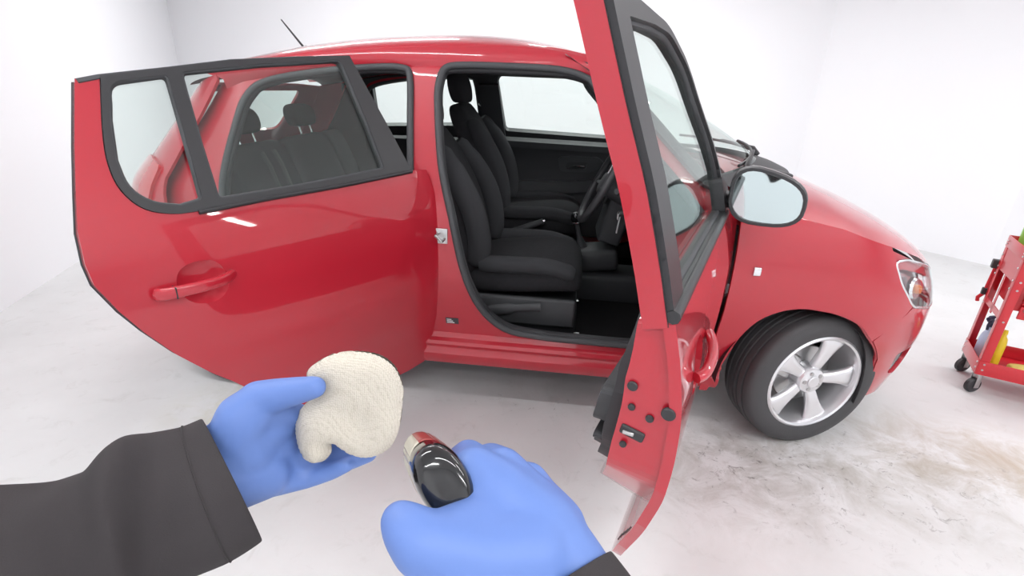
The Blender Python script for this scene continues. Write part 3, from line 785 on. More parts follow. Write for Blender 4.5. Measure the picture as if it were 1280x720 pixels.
def rear_door(sd, ang):
    H = (-1.53, .78*sd)
    m = lambda b: smap(b, sd, H)
    root = empty('rear_door', (H[0], H[1], 0), ang); root.parent = car
    up = [(-2.304, 1.012), (-2.368, 1.014), (-2.425, 1.034), (-2.458, 1.080), (-2.464, 1.140), (-2.450, 1.215), (-2.415, 1.335)]
    upc = [(p.x, p.y) for p in catmull(up, 4, False)]
    skin = [(-1.555, 1.045), (-1.60, 1.040), (-1.862, 1.028), (-2.13, 1.020)]+upc+[(-2.465, 1.325), (-2.51, 1.187), (-2.54, 1.088), (-2.563, 1.006), (-2.571, .937), (-2.568, .888), (-2.538, .815), (-2.503, .75), (-2.447, .664), (-2.37, .568), (-2.318, .512), (-2.25, .43),
            (-2.17, .34), (-2.09, .265), (-2.0, .215), (-1.85, .195), (-1.60, .19), (-1.51, .20), (-1.475, .24), (-1.478, .45), (-1.485, .70), (-1.490, .95), (-1.50, 1.04)]
    hs = rpoly([(-2.30, .893, .05), (-2.39, .893, .05), (-2.415, .84, .04), (-2.385, .785, .05), (-2.315, .775, .05), (-2.28, .82, .05)], 6)
    panel('door_skin', skin, m(0), .022, PAINT, root, holes=[hs], step=.03)
    # concave dish behind the handle
    V, T = tri2d(hs, [], .012)
    arr = np.array([[p.x, p.y] for p in resample(hs, .005)])
    vv = []
    for (s_, z_) in V:
        d = poly_dist((s_, z_), arr); vv.append(Sd(s_, z_, .020*min(1, d/.04)**.6, sd)-Vector((*H, 0)))
    bm = bmesh.new(); bv = [bm.verts.new(v) for v in vv]
    for t in T: bm.faces.new([bv[i] for i in t])
    from_bm('handle_dish', bm, PAINT, root, smooth=True, angle=80)
    inner = rpoly([(-1.53, 1.035, .02), (-2.30, 1.01, .03), (-2.50, 1.05, .03), (-2.53, .90, .04), (-2.40, .70, .05), (-2.25, .50, .05), (-2.08, .36, .06), (-1.85, .32, .04), (-1.62, .33, .05), (-1.54, .42, .05)], 5)
    panel('door_inner', inner, m(.020), .085, PAINT, root, step=.05)
    trim = rpoly([(-1.58, 1.045, .02), (-2.28, 1.02, .03), (-2.44, 1.0, .04), (-2.46, .88, .04), (-2.30, .66, .05), (-2.15, .47, .05), (-2.0, .39, .05), (-1.68, .38, .05), (-1.59, .50, .05)], 5)
    panel('door_trim', trim, m(.104), .035, TRIM, root, step=.06)
    panel('armrest', rpoly([(-1.62, .76, .03), (-2.25, .82, .04), (-2.25, .72, .04), (-1.62, .68, .03)], 5), m(.138), .03, TRIM2, root, step=.06)
    # window frame
    fout = [(-1.575, 1.045), (-1.626, 1.217), (-1.664, 1.334), (-1.690, 1.420), (-1.89, 1.404), (-2.092, 1.384), (-2.263, 1.356), (-2.415, 1.332)]+[(p[0]+.002, p[1]) for p in upc[::-1]]+[(-2.13, 1.020), (-1.862, 1.028), (-1.60, 1.040)]
    mg = rpoly([(-2.236, 1.347, .015), (-2.01, 1.378, 0), (-1.730, 1.406, .02), (-1.700, 1.193, 0), (-1.690, 1.060, .015), (-2.002, 1.042, 0), (-2.252, 1.034, .015), (-2.247, 1.173, 0)], 4)
    qg = [(p.x, p.y) for p in rpoly([(-2.402, 1.318, .025), (-2.270, 1.340, .012), (-2.277, 1.232, 0), (-2.291, 1.038, .012), (-2.345, 1.030, .0), (-2.405, 1.043, .03), (-2.445, 1.085, .03), (-2.446, 1.148, 0), (-2.428, 1.236, 0)], 4)]
    panel('window_frame', fout, m(-.004), .030, FRAME, root, holes=[mg, qg], step=.03)
    for lp, nm in ((mg, 'glass_seal'), (qg, 'glass_seal')):
        tube(nm, [Sd(p[0], p[1], .004, sd)-Vector((*H, 0)) for p in resample([Vector((q[0], q[1], 0)) for q in lp], .03)], .007, RUBBER, root, closed=True, seg=6)
    tube('belt_moulding', [Sd(x, z-.004, -.004, sd)-Vector((*H, 0)) for x, z in zip(np.linspace(-1.575, -2.31, 26), np.interp(-np.linspace(-1.575, -2.31, 26), [1.575, 1.86, 2.13, 2.304, 2.368], [1.045, 1.030, 1.022, 1.013, 1.016]))], .007, FRAME, root, seg=8)
    tube('frame_seal', [Sd(x, z, .006, sd)-Vector((*H, 0)) for x, z in ((-1.69, 1.417), (-1.89, 1.402), (-2.092, 1.382), (-2.263, 1.354), (-2.415, 1.331), (-2.462, 1.320))], .009, RUBBER, root, seg=6)
    panel('window_glass', mg, m(.012), .004, GLASS, root, step=.05)
    panel('quarter_glass', qg, m(.012), .004, GLASS, root, step=.04)
    Lc = lambda p: Vector((p[0]-H[0], p[1]*(-sd)-H[1], p[2]))
    hp = [Lc((-2.462, -(wz(.84)+.010), .838)), Lc((-2.44, -(wz(.84)+.030), .840)), Lc((-2.37, -(wz(.842)+.042), .842)), Lc((-2.31, -(wz(.843)+.036), .843)), Lc((-2.272, -(wz(.844)+.006), .844))]
    rings = []
    P, T_, U_ = frames(catmull(hp, 5, False), False)
    for i, p in enumerate(P):
        f = i/(len(P)-1); ht = .0135+.003*(1-f)
        n_ = Vector((T_[i].y, -T_[i].x, 0)).normalized()
        rings.append(ring_se(p, n_, (0, 0, 1), .009, ht*(.55 if i in (0, len(P)-1) else 1), 14, .7))
    h = loft('door_handle', rings, PAINT, root, angle=60)
    box('handle_cap_joint', Lc((-2.425, -(wz(.84)+.033), .840)), (.003, .022, .031), BLACKP, root, bev=.001)
    # black edge protector line along the door's rear edge
    edge = [(-2.465, 1.325), (-2.51, 1.187), (-2.54, 1.088), (-2.563, 1.006), (-2.571, .937), (-2.568, .888), (-2.538, .815), (-2.503, .75), (-2.447, .664), (-2.37, .568), (-2.318, .512), (-2.25, .43)]
    tube('edge_seal', [Sd(x+.004, z, .028, sd)-Vector((*H, 0)) for x, z in edge], .008, BLACKP, root, seg=6)
    return root
rd = rear_door(-1, R(58))
# far side doors stay shut: same outlines without the near side detail
def shut_doors(sd):
    H = (-.42, .78*sd)
    root = empty('front_door', (H[0], H[1], 0), 0); root.parent = car
    m = lambda b: smap(b, sd, H)
    skin = rpoly([(-1.535, .985, .012), (-1.538, .80), (-1.50, .45), (-1.44, .26, .05), (-.9, .215), (-.42, .24, .05), (-.40, .975, .02)], 4)
    panel('door_skin', skin, m(0), .02, PAINT, root, step=.05)
    gl = rpoly([(-1.405, 1.10, .02), (-1.455, 1.448, .03), (-1.25, 1.460), (-1.04, 1.450, .05), (-.85, 1.345, .05), (-.72, 1.20), (-.655, 1.08, .03)], 5)
    fo = rpoly([(-1.535, .975), (-1.553, 1.46, .02), (-1.25, 1.486), (-1.08, 1.478, .06), (-.90, 1.42, .05), (-.54, 1.075), (-.46, .985)], 5)
    panel('window_frame', fo, m(.012), .045, FRAME, root, holes=[gl], step=.05)
    panel('window_glass', gl, m(.03), .004, GLASS, root, step=.06)
    trim = rpoly([(-1.46, 1.095, .015), (-1.43, .85), (-1.36, .55), (-1.25, .40, .05), (-.62, .39, .05), (-.50, .55, .05), (-.50, 1.0), (-.66, 1.085, .02)], 5)
    panel('door_trim', trim, m(.115), .04, TRIM, root, step=.05)
    panel('trim_roll', rpoly([(-1.455, 1.098, .015), (-.66, 1.085, .015), (-.64, 1.045, .015), (-1.45, 1.055, .015)], 4), m(.150), .022, TRIM2, root, step=.05)
    panel('armrest', rpoly([(-1.40, .78, .05), (-1.05, .80, .03), (-.70, .86, .04), (-.68, .76, .04), (-1.35, .66, .05)], 5), m(.155), .045, TRIM2, root, step=.05)
    panel('pull_bezel', rpoly([(-1.06, 1.0, .03), (-.80, 1.01, .04), (-.76, .96, .03), (-.84, .885, .04), (-1.04, .88, .03)], 5), m(.155), .010, TRIM2, root, step=.03,
          holes=[rpoly([(-1.0, .965, .02), (-.87, .97, .02), (-.88, .91, .02), (-1.01, .905, .02)], 5)])
    tube('door_pull', [Sd(x, z, .175, sd)-Vector((*H, 0)) for x, z in ((-.99, .93), (-.95, .945), (-.89, .945))], .010, CHROME, root, seg=8, flat=.6)
    H2 = (-1.53, .78*sd)
    r2 = empty('rear_door', (H2[0], H2[1], 0), 0); r2.parent = car
    m2 = lambda b: smap(b, sd, H2)
    skin2 = rpoly([(-1.545, 1.03), (-2.30, 1.02, .02), (-2.43, 1.04, .03), (-2.41, 1.33), (-2.465, 1.325), (-2.57, .94), (-2.50, .75), (-2.30, .50), (-2.10, .30), (-1.9, .215), (-1.545, .21)], 4)
    panel('door_skin', skin2, m2(0), .02, PAINT, r2, step=.05)
    mg = rpoly([(-2.236, 1.330, .015), (-2.01, 1.368), (-1.585, 1.395, .03), (-1.560, 1.12, .02), (-2.252, 1.084, .015)], 4)
    qg = rpoly([(-2.388, 1.298, .025), (-2.277, 1.318, .012), (-2.291, 1.088, .012), (-2.415, 1.093, .03)], 4)
    fo2 = rpoly([(-1.525, 1.04), (-1.545, 1.43), (-1.89, 1.42), (-2.263, 1.366), (-2.435, 1.332), (-2.46, 1.14, .03), (-2.40, 1.02)], 4)
    panel('window_frame', fo2, m2(-.002), .045, FRAME, r2, holes=[mg, qg], step=.05)
    panel('window_glass', mg, m2(.03), .004, GLASS, r2, step=.06)
    panel('quarter_glass', qg, m2(.03), .004, GLASS, r2, step=.06)
    panel('door_trim', rpoly([(-1.58, 1.075, .02), (-2.30, 1.06, .03), (-2.34, .85, .04), (-2.15, .50, .05), (-2.0, .39, .05), (-1.64, .39, .05)], 5), m2(.115), .04, TRIM, r2, step=.06)
shut_doors(1)

# ------------------------------------------------------------------ cabin
fp = box('cabin_floor', (-1.42, 0, .285), (2.15, 1.40, .03), CARPET, car, bev=.005)
box('centre_tunnel', (-1.05, 0, .36), (1.25, .24, .16), TRIM, car, bev=.03, seg=3)
box('underbody', (-1.32, 0, .235), (2.0, 1.36, .05), BLACKP, car)
box('bulkhead', (-.46, 0, .60), (.06, 1.40, .68), CARPET, car)
box('boot_floor', (-2.70, 0, .42), (.50, 1.16, .04), CARPET, car)
def seat_ring(c, u, v, a, b): return ring_se(c, u, v, a, b, 20, .55)
def make_seat(y0, near):
    st = empty('front_seat', (0, y0, 0)); st.parent = car
    # cushion, sections run front to back
    secs = ((-.885, .575, .20, .045), (-.905, .595, .235, .070), (-.98, .607, .25, .085), (-1.10, .598, .255, .085), (-1.25, .580, .252, .085), (-1.38, .570, .235, .080), (-1.43, .565, .20, .05))
    rings = [seat_ring((x, 0, z), (0, 1, 0), (0, 0, 1), a, b) for x, z, a, b in secs]
    cu = loft('seat_cushion', rings, FABRIC, st, sub=1, angle=180)
    for sg in (-1, 1):
        path = [(-.93, sg*.215, .625), (-1.05, sg*.228, .655), (-1.2, sg*.232, .655), (-1.34, sg*.225, .650)]
        tube('cushion_bolster', catmull(path, 4, False), [.030]+[.042]*11+[.034], FABRIC2, cu, seg=12, flat=.9)
    # backrest
    secs = ((-1.365, .56, .20, .05), (-1.375, .60, .24, .075), (-1.40, .72, .25, .078), (-1.44, .88, .25, .075), (-1.50, 1.02, .235, .068), (-1.57, 1.14, .20, .058), (-1.595, 1.19, .165, .045), (-1.605, 1.205, .12, .03))
    rings = [seat_ring((x-.03, 0, z), (0, 1, 0), Vector((1, 0, .33)).normalized(), a, b) for x, z, a, b in secs]
    bk = loft('seat_back', rings, FABRIC, st, sub=1, angle=180)
    for sg in (-1, 1):
        path = [(-1.355, sg*.20, .64), (-1.345, sg*.215, .74), (-1.375, sg*.22, .88), (-1.44, sg*.205, 1.0), (-1.53, sg*.17, 1.12)]
        tube('back_bolster', catmull(path, 4, False), [.036]+[.052]*13+[.045]*2+[.03], FABRIC2, bk, seg=12)
    secs = ((-1.60, 1.205, .10, .035), (-1.602, 1.22, .125, .048), (-1.612, 1.27, .138, .054), (-1.622, 1.32, .135, .052), (-1.632, 1.36, .11, .043), (-1.636, 1.378, .07, .025))
    hr = loft('headrest', [seat_ring((x-.01, 0, z), (0, 1, 0), (1, 0, 0), a, b) for x, z, a, b in secs], FABRIC, st, sub=1, angle=180)
    for sg in (-1, 1): tube('headrest_post', [(-1.60, sg*.06, 1.15), (-1.605, sg*.06, 1.23)], .007, CHROME, hr, seg=8)
    # base valance, adjuster lever, rails
    for sg in (-1, 1):
        bm = bmesh.new(); add_box(bm, (-1.14, sg*.255, .455), (.46, .03, .13), bev=.012, seg=3)
        from_bm('seat_valance', bm, TRIM2, st, smooth=True)
        tube('seat_rail', [(-.88, sg*.20, .325), (-1.42, sg*.20, .330)], .014, STEEL, st, seg=6)
    lv = [(-1.33, -.275, .435), (-1.27, -.285, .455), (-1.17, -.290, .478), (-1.06, -.290, .490)]
    tube('height_lever', catmull(lv, 4, False), [.032]*3+[.026]*5+[.019]*5, TRIM2, st, seg=10, flat=.55, up=(0, 0, 1))
    disc('recline_knob', (-1.345, -.27, .44), (0, -1, 0), .05, .03, TRIM, st, seg=20)
    bm = bmesh.new(); add_box(bm, (-1.14, 0, .40), (.48, .44, .14), bev=.02); from_bm('seat_base', bm, TRIM, st, smooth=True)
    return st
seat_a = make_seat(-.345, True); seat_a.location.z = -.03
seat_b = empty('front_seat', (0.0, .345, .04)); seat_b.parent = car
for ch in seat_a.children:
    c = ch.copy(); COL.objects.link(c); c.parent = seat_b
    for g in ch.children:
        d = g.copy(); COL.objects.link(d); d.parent = c
# rear bench
rb = empty('rear_bench'); rb.parent = car
loft('bench_cushion', [ring_se((x, 0, z), (0, 1, 0), (0, 0, 1), a, b, 24, .35) for x, z, a, b in ((-1.86, .56, .54, .06), (-1.90, .57, .58, .085), (-2.1, .56, .60, .09), (-2.36, .55, .60, .08))], FABRIC, rb, sub=1, angle=180)
for yc, hw in ((-.36, .235), (.12, .24), (.46, .095)):
    loft('bench_back', [ring_se((x, yc, z), (0, 1, 0), Vector((1, 0, .35)).normalized(), a, b, 24, .4) for x, z, a, b in ((-2.32, .58, hw*.95, .06), (-2.36, .70, hw, .075), (-2.43, .90, hw, .07), (-2.48, 1.02, hw, .06), (-2.495, 1.05, hw*.93, .04))], FABRIC2, rb, sub=1, angle=180)
for yc in (-.36, .20):
    h = loft('rear_headrest', [ring_se((x, yc, z), (0, 1, 0), (1, 0, 0), a, b, 20, .55) for x, z, a, b in ((-2.50, 1.09, .10, .03), (-2.502, 1.11, .125, .045), (-2.512, 1.16, .13, .048), (-2.52, 1.195, .115, .04), (-2.524, 1.21, .08, .02))], FABRIC, rb, sub=1, angle=180)
    for sg in (-1, 1): tube('headrest_post', [(-2.47, yc+sg*.06, 1.0), (-2.495, yc+sg*.06, 1.10)], .007, CHROME, h, seg=8)
for yy in (-.40, -.30): tube('rear_belt', [(-2.395, yy, 1.02), (-2.36, yy, .95), (-2.30, yy+.02, .72), (-2.28, yy+.03, .62)], .02, FRAME, rb, seg=6, flat=.15, up=(0, 1, 0))
# dashboard
dprof = [(-.42, 1.04), (-.60, 1.03), (-.70, .985), (-.73, .92), (-.70, .84), (-.68, .74), (-.64, .66), (-.55, .60), (-.44, .58)]
loft('dashboard', [[Vector((x+.015*abs(y)*0, y, z)) for x, z in dprof] for y in np.linspace(-.66, .66, 9)], TRIM, car, angle=40)
box('instrument_hood', (-.66, -.35, 1.03), (.20, .34, .07), TRIM, car, bev=.03, seg=3)
box('centre_stack', (-.72, 0, .78), (.12, .26, .34), TRIM2, car, bev=.02, seg=3, rot=rotm('Y', 14))
box('radio', (-.785, 0, .86), (.02, .20, .09), BLACKP, car, bev=.006, rot=rotm('Y', 14))
box('gear_console', (-.86, 0, .50), (.34, .20, .12), TRIM2, car, bev=.03, seg=3, rot=rotm('Y', -8))
g = tube('gear_lever', [(-.88, 0, .55), (-.905, 0, .62), (-.925, 0, .70)], [.030, .012, .010], TRIM, car, seg=10)
lathe('gear_knob', [(.0001, -.03), (.015, -.03), (.024, -.01), (.025, .01), (.018, .025), (.0001, .03)], GLOSSBLK, g, seg=16, loc=(-.93, 0, .715))
disc('gear_knob_ring', (-.926, 0, .684), (0, 0, 1), .020, .006, CHROME, g)
hb = tube('handbrake', [(-1.40, .02, .56), (-1.28, .02, .60), (-1.16, .02, .650), (-1.10, .02, .676)], [.024, .02, .018, .016], TRIM, car, seg=10)
disc('handbrake_button', (-1.10, .02, .676), Vector((.06, 0, .026)), .009, .012, CHROME, hb)
box('belt_buckle', (-1.36, -.10, .62), (.03, .025, .10), BLACKP, car, bev=.006)
box('buckle_button', (-1.335, -.10, .665), (.03, .018, .010), AMBER, car, bev=.002)
# steering wheel and column
swc = Vector((-.835, -.35, .965)); ax = Vector((-.90, 0, .43)).normalized()
u = Vector((0, 1, 0)); v = ax.cross(u).normalized()
ringp = [swc+u*(.185*math.cos(t))+v*(.185*math.sin(t)) for t in np.linspace(0, 2*math.pi, 41)[:-1]]
sw = tube('steering_wheel', ringp, .0165, BLACKP, car, closed=True, seg=10)
loft('airbag_hub', [ring_se(swc-ax*.03, u, v, .075, .060, 18, .7), ring_se(swc-ax*.005, u, v, .070, .055, 18, .7), ring_se(swc+ax*.008, u, v, .05, .04, 18, .7)], TRIM, sw, sub=1, angle=60)
for t in (R(8), R(172), R(262), R(278)):
    d = u*math.cos(t)+v*math.sin(t)
    tube('wheel_spoke', [swc-ax*.018+d*.05, swc-ax*.008+d*.175], [.022, .013], CHROME if t > 4 else TRIM2, sw, seg=8, flat=.6)
tube('steering_column', [swc-ax*.03, swc-ax*.25], [.045, .055], TRIM, car, seg=14)
for sg in (-1, 1): tube('column_stalk', [swc-ax*.08+u*sg*.05, swc-ax*.06+u*sg*.17+Vector((0, 0, .02))], [.009, .012], BLACKP, car, seg=8)
key = tube('ignition_key', [(-.715, -.43, .855), (-.755, -.44, .850)], .010, STEEL, car, seg=10)
box('key_blade', (-.752, -.445, .800), (.006, .012, .075), STEEL, key, bev=.001, rot=rotm('Y', 6))
box('key_bow', (-.757, -.443, .838), (.010, .028, .03), STEEL, key, bev=.004)
# far seat belt on the B pillar
sb = tube('seat_belt', [(-1.525, .575, 1.25), (-1.515, .59, 1.15), (-1.505, .62, 1.0), (-1.49, .66, .75), (-1.48, .68, .45)], .024, TRIM, car, seg=6, flat=.12, up=(1, 0, 0))
disc('belt_guide', (-1.525, .60, 1.25), (0, -1, 0), .026, .03, BLACKP, sb, seg=16)
tube('guide_ring', [(-1.525+.032*math.cos(t), .57, 1.243+.020*math.sin(t)) for t in np.linspace(math.pi, 2*math.pi, 9)], .004, CHROME, sb, seg=6)
box('belt_tongue', (-1.468, .63, 1.035), (.022, .008, .05), CHROME, sb, bev=.003)
box('belt_end_webbing', (-1.485, .605, 1.16), (.026, .006, .22), CREAM, sb, bev=.002, rot=rotm('Y', -8))
panel('far_pillar_trim', rpoly([(-1.43, 1.42), (-1.545, 1.41), (-1.525, 1.05), (-1.39, 1.05)]), smap(.125, 1), .02, TRIM, car, step=.06)
# near B pillar hardware
bp0 = S(-1.455, .79, .040)
st_ = tube('door_striker', [bp0+Vector((-.012, .01, .02)), bp0+Vector((-.012, -.035, .02)), bp0+Vector((.012, -.035, -.0)), bp0+Vector((.012, .01, 0))], .006, STEEL, car, seg=8)
box('striker_plate', bp0+Vector((0, .006, .01)), (.05, .006, .06), STEEL, st_, bev=.002)
STK = pmat('sticker_print', (.05, .05, .055), .5)
stk = panel('data_sticker', rpoly([(-1.455, .412), (-1.40, .412), (-1.40, .382), (-1.455, .382)]), smap(.0435), .001, STK, car, step=.02)
for i in range(3):
    panel('sticker_print_line', [(-1.45, .406-.008*i), (-1.43+.006*i, .406-.008*i), (-1.43+.006*i, .402-.008*i), (-1.45, .402-.008*i)], smap(.0428), .0004, WHITEP, stk, step=.02)
for z in (.45, .85):
    h = S(-1.545, z, .035)
    box('door_hinge', h, (.07, .03, .055), PAINT, car, bev=.006)
for z in (.42, .80):
    h = S(-.42, z, .03)
    box('door_hinge', h, (.08, .03, .06), PAINT, car, bev=.006)
tube('check_strap', [S(-.44, .62, .05), S(-.44, .62, .05)+Vector((-.06, -.12, 0))], .012, STEEL, car, seg=6, flat=.4)

# ------------------------------------------------------------------ tool cart
EX = Vector((.912, -.411, 0)); ANG = math.atan2(-.411, .912)
cart = empty('tool_cart', (1.09, -.22, 0), ANG)
tag(cart, 'red metal rolling tool cart on black casters at the right edge', 'tool cart')
CL, CD, CH = .62, .30, .745
for (a, b) in ((0, 0), (CL, 0), (0, CD), (CL, CD)):
    sx = 1 if a == 0 else -1; sy = 1 if b == 0 else -1
    bm = bmesh.new()
    add_box(bm, (a+sx*.018, b+sy*.0015, (CH+.115)/2), (.036, .003, CH-.115), bev=.0008)
    add_box(bm, (a+sx*.0015, b+sy*.018, (CH+.115)/2), (.003, .036, CH-.115), bev=.0008)
    from_bm('corner_post', bm, CARTRED, cart, smooth=True)
    # caster
    cs = lathe('caster', [(.012, -.012), (.034, -.012), (.039, -.008), (.039, .008), (.034, .012), (.012, .012)], BLACKP, cart, seg=24, axis='Y', loc=(a+sx*.03-.012, b+sy*.03, .039), rot=(0, 0, R(35)))
    for sg in (-1, 1):
        bm = bmesh.new(); add_box(bm, (.006, sg*.016, .032), (.026, .003, .085), rot=None, bev=.0008); from_bm('caster_fork', bm, STEEL, cs, smooth=True)
    bm = bmesh.new(); add_box(bm, (.010, 0, .073), (.05, .045, .004)); from_bm('caster_plate', bm, STEEL, cs)
def tray(name, z0, z1, floor_z):
    bm = bmesh.new()
    add_box(bm, (CL/2, CD/2, floor_z), (CL-.006, CD-.006, .003))
    for (c, s_) in (((CL/2, -.001, (z0+z1)/2), (CL, .003, z1-z0)), ((CL/2, CD+.001, (z0+z1)/2), (CL, .003, z1-z0)), ((-.001, CD/2, (z0+z1)/2), (.003, CD, z1-z0)), ((CL+.001, CD/2, (z0+z1)/2), (.003, CD, z1-z0))):
        add_box(bm, c, s_, bev=.0008)
    return from_bm(name, bm, CARTRED, cart, smooth=True)
tray('lower_tray', .112, .185, .120)
tray('upper_tray', .700, .755, .700)
bm = bmesh.new()
for (c, s_) in (((.004, CD/2, .645), (.004, CD-.05, .115)), ((.004, CD/2, .49), (.004, .022, .20)), ((.004, CD/2, .42), (.004, CD-.05, .03))): add_box(bm, c, s_)
sp = from_bm('end_panel', bm, CARTRED, cart)
dr = box('drawer_cabinet', (CL/2+.01, CD/2, .575), (CL-.05, CD-.03, .23), CARTRED, cart, bev=.003)
for i, z in enumerate((.625, .53, .46)):
    d = box('drawer', (CL/2+.01, -.006, z), (CL-.09, .012, .085 if i == 0 else .06), CARTRED, cart, bev=.002)
    box('drawer_pull', (CL/2+.01, -.016, z+(.03 if i == 0 else .018)), (CL-.11, .012, .014), STEEL, d, bev=.002)
for z in (.73, .715, .66, .60, .56, .40, .14, .17):
    disc('rivet', (-.002, .020, z), (-1, 0, 0), .005, .003, STEEL, cart, seg=8); disc('rivet', (-.002, CD-.020, z), (-1, 0, 0), .005, .003, STEEL, cart, seg=8)
    disc('rivet', (.020, -.003, z), (0, -1, 0), .005, .003, STEEL, cart, seg=8)
hk = box('side_bracket', (-.006, CD+.012, .60), (.03, .03, .045), BLACKP, cart, bev=.004)
tube('side_rail', [(0, CD+.015, .60), (-.004, CD+.015, .44)], .008, CARTRED, cart, seg=8)
box('rail_clip', (-.006, CD+.015, .45), (.022, .025, .035), BLACKP, cart, bev=.004)
tube('rail_hook', [(-.006, CD+.015, .435), (-.02, CD+.02, .41), (-.016, CD+.02, .39)], .009, CARTRED, cart, seg=8)
cart.rotation_euler = (0, 0, ANG)
CM = Matrix.Translation((1.09, -.22, 0)) @ Matrix.Rotation(ANG, 4, 'Z')
def cpos(a, b, z): return CM @ Vector((a, b, z))
# things standing in the cart
def spray(loc):
    t = empty('spray_bottle', loc, .4)
    tag(t, 'pale blue spray bottle with dark trigger head in the lower tray of the cart', 'spray bottle')
    loft('bottle_body', [ring_se((0, 0, z), (1, 0, 0), (0, 1, 0), a, b, 20, .8) for z, a, b in ((0, .036, .026), (.006, .040, .030), (.10, .040, .030), (.135, .034, .026), (.165, .016, .015), (.178, .014, .014))], BLUECL, t, angle=50)
    lathe('bottle_collar', [(.018, 0), (.018, .018), (.014, .022)], NAVY, t, seg=16, loc=(0, 0, .176))
    tr = box('trigger_head', (-.010, 0, .222), (.075, .026, .036), NAVY, t, bev=.008)
    tube('trigger', [(-.030, 0, .21), (-.040, 0, .19), (-.036, 0, .165)], [.009, .007, .006], NAVY, tr, seg=8)
    disc('nozzle', (-.047, 0, .226), (-1, 0, 0), .010, .014, NAVY, tr)
spray(cpos(.055, .215, .1215))
def tallbottle(loc, mat, label, h, r_):
    t = empty('bottle', loc)
    tag(t, label, 'bottle')
    lathe('bottle_body', [(.0001, 0), (r_*.92, 0), (r_, .006), (r_, h*.68), (r_*.85, h*.78), (r_*.42, h*.86), (r_*.40, h*.90)], mat, t, seg=24)
    lathe('bottle_cap', [(r_*.45, 0), (r_*.48, .004), (r_*.36, h*.10), (0.0001, h*.10)], mat, t, seg=16, loc=(0, 0, h*.90))
tallbottle(cpos(.075, .10, .1215), YELLOW, 'yellow bottle standing in the lower tray of the cart', .21, .022)
sg_ = loft('sponge', [ring_se((x, 0, .024), (0, 1, 0), (0, 0, 1), a, b, 20, .6) for x, a, b in ((-.055, .022, .014), (-.05, .032, .021), (0, .037, .024), (.05, .032, .021), (.055, .022, .014))], SPONGE, sub=1, angle=180, loc=cpos(.19, .10, .1215), rot=(0, 0, ANG+.25))
tag(sg_, 'rounded yellow sponge lying in the lower tray of the cart', 'sponge')
br = empty('brush', cpos(.12, .028, .1215), ANG-.03)
tag(br, 'wooden handled brush lying at the front of the lower cart tray', 'brush')
tube('handle', [(-.055, 0, .010), (.0, 0, .012), (.06, 0, .010)], [.006, .010, .007], BROWN, br, seg=8)
box('bristle_block', (.09, 0, .012), (.05, .02, .022), TRIM, br, bev=.004)
def rag(loc, lab, seed):
    rnd = random.Random(seed); n = 15; vs_, fs = [], []
    ph = [(rnd.uniform(20, 60), rnd.uniform(20, 60), rnd.uniform(0, 6), rnd.uniform(.006, .014)) for _ in range(5)]
    for i in range(n):
        for j in range(n):
            x = (i/(n-1)-.5)*.15; y = (j/(n-1)-.5)*.12
            z = .022+sum(a*math.sin(px*x+py*y+p) for px, py, p, a in ph)*.5+.02*math.exp(-(x*x+y*y)/.003)
            vs_.append((x, y, max(.002, z)))
    for i in range(n-1):
        for j in range(n-1): fs.append((i*n+j, (i+1)*n+j, (i+1)*n+j+1, i*n+j+1))
    o = raw('cleaning_cloth', vs_, fs, CREAM, loc=loc, rot=(0, 0, seed))
    md = o.modifiers.new('thick', 'SOLIDIFY'); md.thickness = .002
    md = o.modifiers.new('sub', 'SUBSURF'); md.levels = 1; md.render_levels = 1
    tag(o, lab, 'cloth')
rag(cpos(.33, .14, .122), 'crumpled cream cloth beside the sponge in the cart tray', 3)
tallbottle(cpos(.050, .245, .702), GREENP, 'green bottle standing on the top tray of the cart', .21, .028)
tallbottle(cpos(.085, .165, .702), CYANP, 'bright cyan bottle standing on the top tray of the cart', .17, .026)

